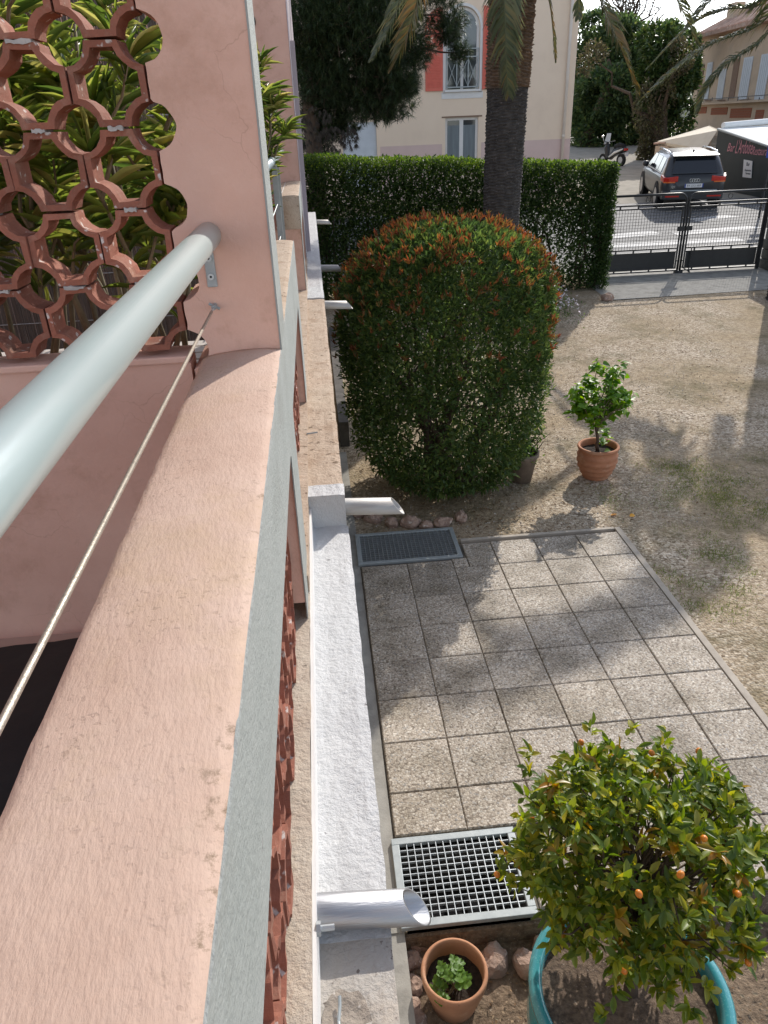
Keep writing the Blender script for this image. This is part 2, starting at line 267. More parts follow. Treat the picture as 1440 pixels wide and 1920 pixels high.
 litter=leafm('dry_litter', [(0, (.16, .09, .045)), (.5, (.26, .17, .09)), (1, (.42, .34, .24))], .9, .1),
 yellowleaf=leafm('fallen_yellow_leaf', [(0, (.65, .30, .02)), (1, (.7, .36, .03))], .6, .2),
)

# ------------------------------------------------------------------ building blocks
def wloc(o):
    v = Vector((0, 0, 0))
    while o is not None: v += o.location; o = o.parent
    return v
def link(name, me, mat, parent=None, loc=None):
    o = bpy.data.objects.new(name, me); COL.objects.link(o)
    if mat is not None and not me.materials: me.materials.append(MT[mat] if isinstance(mat, str) else mat)
    o.parent = parent
    if loc is not None: o.location = Vector(loc)-wloc(parent)
    return o
def tag(o, label, cat, group=None):
    o['label'] = label; o['category'] = cat
    if group: o['group'] = group
    return o
def struct(o): o['kind'] = 'structure'; return o
def stuff(o): o['kind'] = 'stuff'; return o
def thing(name, label, cat, loc=(0, 0, 0), group=None):
    o = bpy.data.objects.new(name, None); COL.objects.link(o); o.location = loc; o.empty_display_size = .1
    return tag(o, label, cat, group)
class MB:
    def __init__(s): s.v = []; s.f = []
    def add(s, vs, fs):
        k = len(s.v); s.v += [tuple(x) for x in vs]; s.f += [tuple(i+k for i in f) for f in fs]; return s
    def box(s, x0, x1, y0, y1, z0, z1):
        return s.add([(x, y, z) for x in (x0, x1) for y in (y0, y1) for z in (z0, z1)],
                     [(0, 1, 3, 2), (4, 6, 7, 5), (0, 4, 5, 1), (2, 3, 7, 6), (0, 2, 6, 4), (1, 5, 7, 3)])
    def obox(s, p, ax, ay, az):
        p, ax, ay, az = map(Vector, (p, ax, ay, az))
        return s.add([p+ax*i+ay*j+az*k for i in (0, 1) for j in (0, 1) for k in (0, 1)],
                     [(0, 1, 3, 2), (4, 6, 7, 5), (0, 4, 5, 1), (2, 3, 7, 6), (0, 2, 6, 4), (1, 5, 7, 3)])
    def tube(s, pts, rad, n=8, cap=True):
        pts = [Vector(p) for p in pts]; m = len(pts); rad = [rad]*m if not hasattr(rad, '__len__') else rad
        k = len(s.v); prev = None
        for i, p in enumerate(pts):
            d = (pts[min(i+1, m-1)]-pts[max(i-1, 0)]).normalized()
            a = prev if prev is not None else (Vector((0, 0, 1)) if abs(d.z) < .9 else Vector((1, 0, 0)))
            a = (a-d*a.dot(d)).normalized(); b = d.cross(a); prev = a
            for j in range(n):
                t = 2*math.pi*j/n; s.v.append(tuple(p+(a*math.cos(t)+b*math.sin(t))*rad[i]))
        for i in range(m-1):
            for j in range(n):
                j2 = (j+1) % n; s.f.append((k+i*n+j, k+i*n+j2, k+(i+1)*n+j2, k+(i+1)*n+j))
        if cap: s.f.append(tuple(k+j for j in reversed(range(n)))); s.f.append(tuple(k+(m-1)*n+j for j in range(n)))
        return s
    def lathe(s, prof, c, n=40, close=False):
        k = len(s.v); c = Vector(c); m = len(prof)
        for r, z in prof:
            for j in range(n):
                t = 2*math.pi*j/n; s.v.append((c.x+r*math.cos(t), c.y+r*math.sin(t), c.z+z))
        for i in range(m-1):
            for j in range(n):
                j2 = (j+1) % n; s.f.append((k+i*n+j, k+i*n+j2, k+(i+1)*n+j2, k+(i+1)*n+j))
        if close: s.f.append(tuple(k+j for j in reversed(range(n))))
        return s
    def prism(s, poly, vec):                     # convex-ish polygon swept along vec
        vec = Vector(vec); poly = [Vector(p) for p in poly]; m = len(poly)
        return s.add(poly+[p+vec for p in poly], [tuple(range(m)), tuple(reversed(range(m, 2*m)))]+[(i, (i+1) % m, m+(i+1) % m, m+i) for i in range(m)])
    def strip(s, ps, lo, hi, e0, e1, mp):        # solid between two curves lo(p), hi(p), thickness e0..e1
        m = len(ps); vs = []
        for p, a, b in zip(ps, lo, hi): vs += [mp(p, a, e0), mp(p, b, e0), mp(p, a, e1), mp(p, b, e1)]
        fs = []
        for i in range(m-1):
            a, b = 4*i, 4*i+4
            fs += [(a, a+1, b+1, b), (a+2, b+2, b+3, a+3), (a, b, b+2, a+2), (a+1, a+3, b+3, b+1)]
        fs += [(0, 2, 3, 1), (4*m-4, 4*m-3, 4*m-1, 4*m-2)]
        return s.add(vs, fs)
    def build(s, name, mat, parent=None, smooth=False, bevel=0, origin=None, segs=2):
        w0 = wloc(parent) if parent is not None else Vector(origin or (0, 0, 0))
        me = bpy.data.meshes.new(name); me.from_pydata([(x-w0.x, y-w0.y, z-w0.z) for x, y, z in s.v], [], s.f)
        b = bmesh.new(); b.from_mesh(me); bmesh.ops.recalc_face_normals(b, faces=b.faces); b.to_mesh(me); b.free()
        if smooth: me.polygons.foreach_set('use_smooth', [True]*len(me.polygons))
        o = link(name, me, mat, parent)
        if parent is None and origin: o.location = origin
        if bevel:
            md = o.modifiers.new('b', 'BEVEL'); md.width = bevel; md.segments = segs; md.limit_method = 'ANGLE'
        return o
def text(name, body, size, mat, parent, origin, xdir, zdir, depth=.004, align='CENTER', italic=0, squeeze=1):
    cu = bpy.data.curves.new(name, 'FONT'); cu.body = body; cu.size = size; cu.extrude = depth; cu.align_x = align; cu.shear = italic; cu.resolution_u = 2
    t = bpy.data.objects.new('t', cu); COL.objects.link(t); dg = bpy.context.evaluated_depsgraph_get()
    me = bpy.data.meshes.new_from_object(t.evaluated_get(dg)); bpy.data.objects.remove(t); bpy.data.curves.remove(cu)
    xd = Vector(xdir).normalized(); zd = Vector(zdir).normalized(); yd = xd.cross(zd)     # outwards is -yd
    w0 = wloc(parent); og = Vector(origin)
    for v in me.vertices: v.co = og+xd*(v.co.x*squeeze)+zd*v.co.y-yd*v.co.z-w0
    me.materials.clear(); return link(name, me, mat, parent)
def nz(x, y, z, s=1.): return mnoise.noise(Vector((x*s, y*s, z*s)))

# leaves: a template along +x, scaled and turned for every position
def leaf_template(kind):
    if kind == 'far': return np.array([(0, 0, 0), (.45, .5, .12), (1, 0, -.05), (.45, -.5, .12)]), [(0, 2, 1), (0, 3, 2)]
    if kind == 'blade': return np.array([(0, .5, 0), (0, -.5, 0), (1, 0, -.12)]), [(0, 1, 2)]
    prof = {'oval': [(.0, .04), (.22, .36), (.5, .5), (.78, .33), (1, 0)], 'lance': [(0, .06), (.25, .42), (.55, .5), (.8, .3), (1, 0)],
            'heart': [(0, .28), (.15, .5), (.4, .46), (.7, .25), (1, 0)], 'round': [(0, .3), (.2, .52), (.5, .58), (.8, .46), (1, .16)]}[kind]
    v = []; f = []
    for i, (x, wd) in enumerate(prof):
        z = -.16*x*x*1.2
        v += [(x, wd, z+.12*wd*2), (x, 0, z), (x, -wd, z+.12*wd*2)]
    for i in range(len(prof)-1):
        a = 3*i; f += [(a, a+1, a+4, a+3), (a+1, a+2, a+5, a+4)]
    return np.array(v), f
def leaves(name, pos, dirs, L, W, mat, parent, kind='far', up=None, roll=1.0):
    pos = np.asarray(pos, float); N = len(pos); d = np.asarray(dirs, float); d = d/np.maximum(np.linalg.norm(d, axis=1), 1e-6)[:, None]
    upv = np.tile([0, 0, 1.], (N, 1)) if up is None else np.asarray(up, float)
    upv = upv+rng.normal(0, .35*roll, (N, 3))
    s = np.cross(upv, d); s /= np.maximum(np.linalg.norm(s, axis=1), 1e-6)[:, None]; nn = np.cross(d, s)
    T, F = leaf_template(kind); m = len(T); L = np.broadcast_to(L, (N,)); W = np.broadcast_to(W, (N,))
    w0 = np.array(wloc(parent)) if parent is not None else np.zeros(3)
    V = (pos-w0)[:, None, :]+T[None, :, 0, None]*(d*L[:, None])[:, None, :]+T[None, :, 1, None]*(s*W[:, None])[:, None, :]+T[None, :, 2, None]*(nn*L[:, None])[:, None, :]
    V = V.reshape(-1, 3); me = bpy.data.meshes.new(name)
    nf = len(F); lt = np.array([len(f) for f in F]); flat = np.concatenate([np.array(f) for f in F])
    idx = (flat[None, :]+(np.arange(N)*m)[:, None]).reshape(-1); tot = np.tile(lt, N); st = np.concatenate([[0], np.cumsum(tot)[:-1]])
    me.vertices.add(len(V)); me.vertices.foreach_set('co', V.ravel()); me.loops.add(len(idx)); me.loops.foreach_set('vertex_index', idx.astype(np.int32))
    me.polygons.add(nf*N); me.polygons.foreach_set('loop_start', st.astype(np.int32)); me.polygons.foreach_set('loop_total', tot.astype(np.int32))
    if kind not in ('far', 'blade'): me.polygons.foreach_set('use_smooth', np.ones(nf*N, bool))
    me.update(calc_edges=True); o = link(name, me, mat, parent)
    if parent is not None: o['kind'] = 'stuff'
    return o
def rdir(n):
    d = rng.normal(0, 1, (n, 3)); return d/np.linalg.norm(d, axis=1)[:, None]
def wob(a, b, n, amp):
    a, b = Vector(a), Vector(b); L = (b-a).length
    return [a.lerp(b, i/n)+(Vector(rng.normal(0, amp*L, 3)) if 0 < i < n else Vector()) for i in range(n+1)]

# ================================================================== THE SETTING
PITS = [(.20, 1.10, 5.76, 6.27), (.20, .83, 2.30, 2.77)]
BED = (.115, 6.0, -2.0, 2.28)
def gz2(y): return SL*min(max(0., y-SY), 55)
xs = sorted(set([-80, -40, -20, -10, -5, -2, -.02, .115, .2, .83, 1.1, 6.0]+[1.1+.7*i for i in range(1, 7)]+[7, 8, 9, 10, 12, 14, 17, 20, 25, 30, 40, 60, 100, 180, 300]))
ys = sorted(set([-40, -15, -6, -2, 2.28, 2.3, 2.77, 5.76, 6.27, SY]+[3.3, 3.9, 4.5, 5.1, 7, 7.5]+[SY+.5*i for i in range(1, 20)]+[18.5, 20, 22, 24, 26, 28, 30, 34, 38, 42, 46, 50, 56, 63, 75, 100, 150, 250, 420]))
def inr(x0, x1, y0, y1, r): return x0 >= r[0]-1e-4 and x1 <= r[1]+1e-4 and y0 >= r[2]-1e-4 and y1 <= r[3]+1e-4
b = MB(); idx = {}
for i, x in enumerate(xs):
    for j, y in enumerate(ys):
        idx[i, j] = len(b.v); b.v.append((x, y, gz2(y)+(.012*nz(x, y, 0, .9) if 2.9 < x < 7 and 3 < y < 15 else 0)))
for i in range(len(xs)-1):
    for j in range(len(ys)-1):
        r = (xs[i], xs[i+1], ys[j], ys[j+1])
        if any(inr(*r, p) for p in PITS+[BED]): continue
        b.f.append((idx[i, j], idx[i+1, j], idx[i+1, j+1], idx[i, j+1]))
struct(b.build('ground', 'gravel', smooth=True))
b = MB(); nx, ny = 60, 44                                                # the sunk flower bed by the terrace
for i in range(nx+1):
    for j in range(ny+1):
        x, y = .115+5.885*i/nx, -2+4.3*j/ny; b.v.append((x, y, -.13+.03*nz(x, y, 1, 3)+.015*nz(x, y, 4, 11)))
b.f = [(i*(ny+1)+j, (i+1)*(ny+1)+j, (i+1)*(ny+1)+j+1, i*(ny+1)+j+1) for i in range(nx) for j in range(ny)]
struct(b.build('flower_bed', 'soil', smooth=True))
b = MB(); b.box(.118, 6, 2.262, 2.282, -.2, -.004); struct(b.build('bed_edge', 'soil'))
for p in PITS:                                                           # drain pits under the gratings
    b = MB(); x0, x1, y0, y1 = p
    b.box(x0, x1, y0, y1, -.5, -.45); b.box(x0-.05, x0, y0, y1, -.5, .0); b.box(x1, x1+.05, y0, y1, -.5, .0)
    b.box(x0, x1, y0-.02, y0, -.5, .0); b.box(x0, x1, y1, y1+.05, -.5, .0)
    for k in range(5): b.box(x0+.05+k*(x1-x0-.1)/5, x0+.05+(k+.72)*(x1-x0-.1)/5, y0+.06, y1-.1, -.45, -.34+.03*(k % 2))
    struct(b.build('drain_pit', 'darkconcrete'))

# patio of washed-gravel slabs
patio = struct(bpy.data.objects.new('patio', None)); COL.objects.link(patio)
b = MB(); b.box(.19, 2.70, 2.785, 5.73, .006, .028); b.box(1.12, 2.70, 5.73, 5.985, .006, .028); b.box(.85, 2.70, 2.29, 2.785, .006, .028); b.build('mortar_bed', 'jointdirt', patio)
TP = .4135
def slab(w_, d_):
    b = MB(); c = .006; t = .030; x, y = w_/2, d_/2
    b.add([(-x, -y, 0), (x, -y, 0), (x, y, 0), (-x, y, 0), (-x, -y, t-c), (x, -y, t-c), (x, y, t-c), (-x, y, t-c), (-x+c, -y+c, t), (x-c, -y+c, t), (x-c, y-c, t), (-x+c, y-c, t)],
          [(0, 1, 5, 4), (1, 2, 6, 5), (2, 3, 7, 6), (3, 0, 4, 7), (4, 5, 9, 8), (5, 6, 10, 9), (6, 7, 11, 10), (7, 4, 8, 11), (8, 9, 10, 11)])
    me = bpy.data.meshes.new('slab'); me.from_pydata(b.v, [], b.f); return me
slabs = {}
def put_slab(x0, x1, y0, y1):
    k = (round(x1-x0, 3), round(y1-y0, 3))
    if k not in slabs: slabs[k] = slab(k[0]-.0045, k[1]-.0045)
    o = link('slab', slabs[k], 'tile', patio, ((x0+x1)/2, (y0+y1)/2, .012+random.uniform(0, .004)))
    o.rotation_euler = (random.uniform(-.003, .003), random.uniform(-.003, .003), random.uniform(-.003, .003)+random.choice((0, math.pi)))
yl = [2.31+TP*.985*i for i in range(0, 10)]; xl_ = [.195+TP*i for i in range(7)]
for j in range(9):
    for i in range(6):
        x0, x1, y0, y1 = xl_[i], xl_[i+1], yl[j], yl[j+1]
        if j == 8:
            if i < 2: continue
            if i == 2: x0 = 1.165
        if j == 7 and i < 2: pass
        if j == 0 and i < 2:
            if i == 1: x0 = .885; put_slab(x0, x1, y0, y1)
            continue
        if j == 1 and i < 2: y0 = 2.825
        if j == 7 and i <= 2:
            if i < 2: y1 = 5.70
        if i < 2 and j == 8: continue
        put_slab(x0, x1, y0, y1)
put_slab(1.024, 1.162, 5.575, 5.725)
b = MB(); b.box(2.68, 2.735, 2.29, 6.06, -.02, .046); b.box(1.17, 2.678, 6.035, 6.075, -.02, .044); b.build('slab_edging', 'edging', patio, bevel=.004)
b = MB(); b.box(.0, .185, -2, 2.28, -.2, .012); b.box(.0, .185, 2.28, 8.5, -.2, .02); struct(b.build('wall_foot_strip', 'concrete'))

def grating(p, label):
    x0, x1, y0, y1 = p; x0 -= .03; x1 += .035; y0 -= .02; y1 += .035
    g = thing('drain_grating', label, 'grating', (x0, y0, .03), 'steel drain gratings beside the terrace wall')
    z0, z1, f = .022, .05, .042
    for nm in ((x0, x1, y0, y0+f), (x0, x1, y1-f, y1), (x0, x0+f, y0+f, y1-f), (x1-f, x1, y0+f, y1-f)):
        MB().box(*nm, z0, z1).build('frame_bar', 'greysteel', g, bevel=.003)
    n = int((x1-x0-2*f)/.040); m = int((y1-y0-2*f)/.036)
    for i in range(1, n): x = x0+f+(x1-x0-2*f)*i/n; MB().box(x-.0018, x+.0018, y0+f, y1-f, .02, .046).build('bar', 'steel', g)
    for j in range(1, m): y = y0+f+(y1-y0-2*f)*j/m; MB().box(x0+f, x1-f, y-.0018, y+.0018, .026, .043).build('bar', 'steel', g)
grating(PITS[0], 'wide steel drain grating at the foot of the big bush')
grating(PITS[1], 'squarer steel drain grating next to the small geranium pot')

# street, lane, threshold
def sheet(name, poly, mat, dz=.006, nsub=14):
    b = MB(); A, B, C, D = [Vector(p) for p in poly]
    for i in range(nsub+1):
        for j in range(nsub+1):
            p = A.lerp(B, i/nsub).lerp(D.lerp(C, i/nsub), j/nsub); b.v.append((p.x, p.y, gz2(p.y)+dz))
    b.f = [(i*(nsub+1)+j, (i+1)*(nsub+1)+j, (i+1)*(nsub+1)+j+1, i*(nsub+1)+j+1) for i in range(nsub) for j in range(nsub)]
    return b.build(name, mat, smooth=True)
struct(sheet('road', [(-40, 18.0), (80, 18.0), (80, 26.5), (-40, 26.5)] and [(-40, 18., 0), (80, 18., 0), (80, 26.5, 0), (-40, 26.5, 0)], 'asphalt', .008, 60))
struct(sheet('lane', [(10.2, 26.5, 0), (15.6, 26.5, 0), (26, 66, 0), (13, 66, 0)], 'lane', .010, 40))
struct(sheet('pavement', [(5.6, 16.75, 0), (14, 16.75, 0), (14, 18., 0), (5.6, 18., 0)], 'concrete', .012, 20))
struct(sheet('gate_threshold', [(5.75, 14.55, 0), (11.5, 14.75, 0), (11.5, 16.75, 0), (5.75, 16.75, 0)], 'concrete', .010, 20))
mk = []
for quad in ([(7.0, 19.4), (11.2, 19.4), (11.2, 19.95), (7.0, 19.95)], [(7.2, 20.5), (9.6, 20.9), (9.5, 21.5), (7.1, 21.0)], [(9.9, 20.6), (12.6, 21.0), (12.3, 21.5), (9.9, 21.1)], [(11.4, 22.6), (12.9, 22.9), (12.6, 23.4), (11.3, 23.0)], [(6.2, 22.1), (8.0, 22.3), (7.9, 22.7), (6.2, 22.5)]):
    struct(sheet('road_marking', [(*q, 0) for q in quad], 'paint', .014, 8))

# ================================================================== THE TERRACE BUILDING
X0, XI = -.105, -.157                      # outer face, back of the recess
bld = thing('terrace_building', 'pink and grey rendered terrace building with pierced parapet and white ledge', 'building', (0, 0, 0))
def parapet(y0, y1, nm, mat):
    prof = [(-.3065, H-.748), (-.3065, H-.60), (-.3062, H-.518), (-.303, H-.508), (-.29, H-.5025), (-.265, H-.4985), (-.235, H-.4945), (-.205, H-.492), (-.17, H-.4905), (-.143, H-.491), (-.122, H-.4935), (-.1076, H-.4965), (-.1076, H-.70), (-.1076, H-.748)]
    b = MB(); n = max(2, int((y1-y0)/.018)); m = len(prof)
    for i in range(n+1):
        y = y0+(y1-y0)*i/n
        for k, (x, z) in enumerate(prof):
            a = .0010 if 2 <= k <= 11 else .0
            b.v.append((x+a*nz(x*3, y*14, z*9)+(.0018*nz(y*16, 2, 7) if k in (2, 3) else 0), y, z+a*nz(x*12, y*10, 5)+.0018*nz(x*40, y*34, 3)*(a > 0)))
    for i in range(n):
        for k in range(m-1): b.f.append((i*m+k, (i+1)*m+k, (i+1)*m+k+1, i*m+k+1))
    b.f.append(tuple(range(m))); b.f.append(tuple(n*m+k for k in reversed(range(m))))
    return b.build(nm, mat, bld, smooth=True)
parapet(-1.6, 1.862, 'parapet', 'pink')
parapet(2.09, 3.86, 'parapet', 'sand')
parapet(6.5, 8.3, 'parapet', 'sand')
SILL1, SILL2 = H-1.296, H-1.238
def fascia(y0, y1, holes, zs):                # grey outer skin with openings; holes = [(ya, yb)]
    n = int((y1-y0)/.012); ps = [y0+(y1-y0)*i/n for i in range(n+1)]; zt = H-.752; r = .05; lo = []
    for y in ps:
        z = zs
        for a, c in holes:
            if a <= y <= c:
                d = min(y-a, c-y); z = zt-(r-math.sqrt(max(0, r*r-(r-min(d, r))**2)))
                if d < .006: z = zs+.001
        lo.append(z+.0022*nz(y*11, 3, 0))
    hi = [H-.4972+.0016*nz(y*16, 0, 2) for y in ps]
    MB().strip(ps, lo, hi, -.1085, X0, lambda p, q, e: (e, p, q)).build('fascia', 'grey', bld)
fascia(-1.6, 2.09, [(-1.35, .12), (.34, 1.815)], SILL1)
fascia(2.09, 3.86, [(2.10, 3.60)], SILL2)
fascia(6.5, 8.3, [(6.78, 8.2)], SILL2)
def pier(y0, y1, zs): MB().box(-.325, -.1088, y0, y1, zs, H-.749).build('pier', 'pinkwall', bld)
pier(.12, .34, SILL1); pier(1.815, 2.098, SILL2); pier(3.60, 3.858, SILL2); pier(6.505, 6.78, SILL2); pier(8.2, 8.3, SILL2)

# terracotta claustra blocks: a frame with a quarter circle out of every corner
PB, RC, TW, DB = .163, .047, .0132, .085
def claustra_mesh(seed):
    rr = random.Random(seed); b = MB(); n = 5; a = PB/2-.0015; outer = []; inner = []
    for q in range(4):
        cs, sn = [(1, 1), (-1, 1), (-1, -1), (1, -1)][q]
        t0, t1 = 270, 180
        for i in range(n):
            f = i/(n-1); th = math.radians(t0+(t1-t0)*f); px, pz = PB/2+RC*math.cos(th), PB/2+RC*math.sin(th); px, pz = min(px, a), min(pz, a)
            ro = RC+TW; lim = math.degrees(math.acos((a-TW-PB/2)/ro)); i0, i1 = 360-lim, 180-(lim-90)+0
            i1 = math.degrees(math.pi+math.asin(-(a-TW-PB/2)/ro)); i0 = 270-(i1-180)
            th2 = math.radians(i0+(i1-i0)*f); qx, qz = PB/2+ro*math.cos(th2), PB/2+ro*math.sin(th2)
            P = [(px, pz), (qx, qz)]
            if q in (1, 3): P = [(p[0], p[1]) for p in P]
            outer.append((cs*P[0][0], sn*P[0][1], q, i)); inner.append((cs*P[1][0], sn*P[1][1], q, i))
    order = []
    for q in range(4): order += [q*n+i for i in (range(n) if q in (0, 2) else reversed(range(n)))]
    m = len(order)
    for y in (0, DB):
        for ring in (outer, inner):
            for k in order: b.v.append((ring[k][0]+rr.uniform(-.0012, .0012), y+rr.uniform(-.002, .002), ring[k][1]+rr.uniform(-.0012, .0012)))
    for k in range(m):
        k2 = (k+1) % m
        b.f += [(k, k2, m+k2, m+k), (2*m+k, 3*m+k, 3*m+k2, 2*m+k2), (k, 2*m+k, 2*m+k2, k2), (m+k, m+k2, 3*m+k2, 3*m+k)]
    me = bpy.data.meshes.new('claustra_block'); me.from_pydata(b.v, [], b.f)
    bb = bmesh.new(); bb.from_mesh(me); bmesh.ops.recalc_face_normals(bb, faces=bb.faces); bb.to_mesh(me); bb.free(); return me
CB = [claustra_mesh(i) for i in range(5)]
YP = 1.862
zc = [H+.177-.1655*k for k in range(-7, 5)]                       # heights of the round holes
screen = thing('claustra_screen', 'terracotta screen of pierced blocks with round holes beside pink pillar', 'screen', (-1.2, YP, H-.5))
for k in range(len(zc)-1):
    zm = (zc[k]+zc[k+1])/2
    for i in range(11):
        o = link('claustra_block', random.choice(CB), 'terracotta', screen, (-.334-PB/2-i*(PB+.001)+random.uniform(-.0015, .0015), YP+random.uniform(-.004, .004)+.004, zm+random.uniform(-.0015, .0015)))
        o.rotation_euler = (random.uniform(-.02, .02), random.choice((0, math.pi/2, math.pi)), random.uniform(-.02, .02))
        for s_, dz in ((0, PB/2),):                                   # smears of mortar on the bed joint
            if random.random() < .5:
                b = MB(); L = random.uniform(.02, .065); x0 = -.334-PB/2-i*(PB+.001)-L/2; ps = [x0+L*t/6 for t in range(7)]
                b.strip(ps, [zm+dz-.006*random.uniform(.3, 1) for _ in ps], [zm+dz+.006*random.uniform(.3, 1) for _ in ps], YP-.002-random.uniform(0, .002), YP+.06, lambda p, q, e: (p, e, q)); b.build('mortar_joint', 'mortar', screen)
for a, c, zs in ((-1.35, .12, SILL1), (.34, 1.815, SILL1), (2.10, 3.60, SILL2), (6.78, 8.2, SILL2)):   # the same blocks fill the parapet openings
    n = int((c-a)/PB)+1; top = H-.76
    for i in range(n):
        for k in range(4):
            zz = zs+PB*(k+.5)
            yy = a+PB*(i+.5)
            if zz-PB/2 > top or yy > c+.02: continue
            o = link('claustra_block', CB[(i*3+k) % 5], 'terracotta', bld, (-.142+.006*((i+k) % 2), yy, zz)); o.rotation_euler = (0, random.choice((0, math.pi/2)), math.pi/2)

# pillar with scalloped edge against the screen
def pillar_left(z):
    for c in zc:
        if abs(z-c) < RC: return -.333+math.sqrt(RC*RC-(z-c)**2)+.003*nz(z*40, 1, 1)
    return -.333+.004*nz(z*30, 0, 4)+.003
zz = [H-.56+.006*i for i in range(320)]
MB().strip(zz, [pillar_left(z) for z in zz], [-.1085]*len(zz), YP, 2.09, lambda p, q, e: (q, e, p)).build('pillar', 'pinkwall', bld)
zz = [H-.497+.02*i for i in range(92)]
MB().strip(zz, [YP+.004*nz(z*9, 2, 2)-.003 for z in zz], [2.092]*len(zz), -.1084, X0+.001, lambda p, q, e: (e, q, p)).build('pillar_outer_face', 'grey', bld)
b = MB(); b.box(-2.6, -.337, YP-.012, YP+.10, H-.515, H-.497); b.build('screen_ledge', 'pinkwall', bld, bevel=.004)
MB().box(-2.6, -.336, YP, YP+.09, H-1.31, H-.516).build('dividing_wall', 'pinkwall', bld)
MB().box(-4.2, -.15, -3, 14, H-1.50, H-1.31).build('terrace_floor', 'floort', bld)
# second pillar and the wall behind the neighbouring terrace
b = MB(); b.box(-4.2, -.109, 8.3, 8.62, H-1.31, H+2.4); b.build('cross_wall', 'pinkwall', bld)
MB().box(-.1088, X0, 8.295, 14.2, H-1.25, H+2.4).build('pillar_outer_face', 'lilac', bld)
MB().box(-.5, -.109, 8.62, 14.2, H-1.31, H+2.4).build('far_wall', 'pinkwall', bld)
MB().box(-4.4, -4.2, -3, 14, 0, H+2.4).build('back_wall', 'pinkwall', bld)
b = MB(); b.box(-4.2, .0, -3, 14.2, 0, H-1.50); b.build('lower_wall', 'cream', bld)
for x, z in ((-.475, H+.88), (-.465, H+.62)):                              # black discs paint the darkness of round claustra holes near the second pillar
    b = MB(); b.tube([(x, 8.29, z), (x, 8.31, z)], .075, 20); b.build('claustra_hole_disc', 'blacksheet', bld)
# sills and ledge
def rough_slab(nm, mat, x0, x1, y0, y1, z0, z1, amp=.003):
    b = MB(); n = max(2, int((y1-y0)/.03)); nxs = 7; m = nxs+3
    for i in range(n+1):
        y = y0+(y1-y0)*i/n; b.v.append((x0, y, z0))
        for k in range(nxs+1):
            x = x0+(x1-x0)*k/nxs; e = amp*1.3*nz(y*13, z1, 3) if k == nxs else 0
            b.v.append((x+e, y, z1+amp*nz(x*25, y*15, 2)-(amp*.8 if k == nxs else 0)))
        b.v.append((x1, y, z0))
    for i in range(n):
        for k in range(m-1): b.f.append((i*m+k, (i+1)*m+k, (i+1)*m+k+1, i*m+k+1))
        b.f.append((i*m+m-1, (i+1)*m+m-1, (i+1)*m, i*m))
    b.f.append(tuple(range(m))); b.f.append(tuple(n*m+k for k in reversed(range(m))))
    return b.build(nm, mat, bld)
rough_slab('sill', 'cream', -.33, X0+.004, -1.6, 1.96, H-1.42, SILL1)
rough_slab('sill', 'sand', -.33, X0+.004, 1.96, 3.86, H-1.42, SILL2)
rough_slab('sill', 'sand', -.33, X0+.004, 3.86, 8.296, H-1.42, SILL2+.0)
ZL1, ZL2 = H-1.40, H-1.268
rough_slab('ledge', 'wornwhite', X0-.02, .045, -1.6, .885, ZL1-.13, ZL1+.0015, .003)
rough_slab('ledge', 'white', X0-.02, .046, .885, 2.56, ZL1-.13, ZL1+.002)
rough_slab('ledge_step', 'white', X0-.001, .040, 2.56, 2.66, ZL1-.13, ZL2+.006)
rough_slab('ledge', 'sand', X0-.001, .036, 2.66, 6.25, ZL1-.13, ZL2, .004)
rough_slab('ledge_step', 'white', X0-.001, .038, 6.25, 6.42, ZL1-.13, ZL2+.01)
rough_slab('ledge', 'white', X0-.001, .036, 6.42, 13.2, ZL1-.13, ZL2+.002)
MB().box(X0+.0045, X0+.012, -1.6, 2.555, ZL1-.01, SILL1-.012).build('upstand', 'trim', bld)
# spot where the ledge is broken out
b = MB(); k0 = len(b.v); n = 18; c = Vector((-.048, .735, ZL1+.006))
for i in range(n):
    t = 2*math.pi*i/n; r = 1+.25*nz(math.cos(t)*2, math.sin(t)*2, 8)
    b.v.append((c.x+.045*r*math.cos(t), c.y+.058*r*math.sin(t), ZL1+.007))
for i in range(n):
    t = 2*math.pi*i/n; b.v.append((c.x+.025*math.cos(t), c.y+.03*math.sin(t)-.008, ZL1+.0055))
b.v.append((c.x, c.y-.01, ZL1+.0062)); b.f = [(i, (i+1) % n, n+(i+1) % n, n+i) for i in range(n)]+[(n+i, n+(i+1) % n, 2*n) for i in range(n)]
b.build('broken_patch', 'rubble', bld)
b = MB(); b.tube([(-.058, .712, ZL1+.0065), (-.058, .712, ZL1+.0082)], .011, 14); b.build('anchor_hole', 'blacksheet', bld)
b = MB(); b.tube(wob((-.06, .70, ZL1+.012), (-.058, .775, ZL1+.02), 4, .04), .003, 8); b.build('anchor_bolt', 'greysteel', bld)
b = MB(); b.tube([(X0, .862, ZL1+.085), (X0+.045, .862, ZL1+.085)], .006, 8); b.tube([(X0+.012, .862, ZL1+.085), (X0+.02, .862, ZL1+.085)], .013, 6); b.build('wall_bolt', 'steel', bld)
b = MB(); b.tube([(X0, 3.16, ZL2+.03), (X0+.05, 3.165, ZL2+.032)], .004, 6); b.build('wall_bolt', 'greysteel', bld)

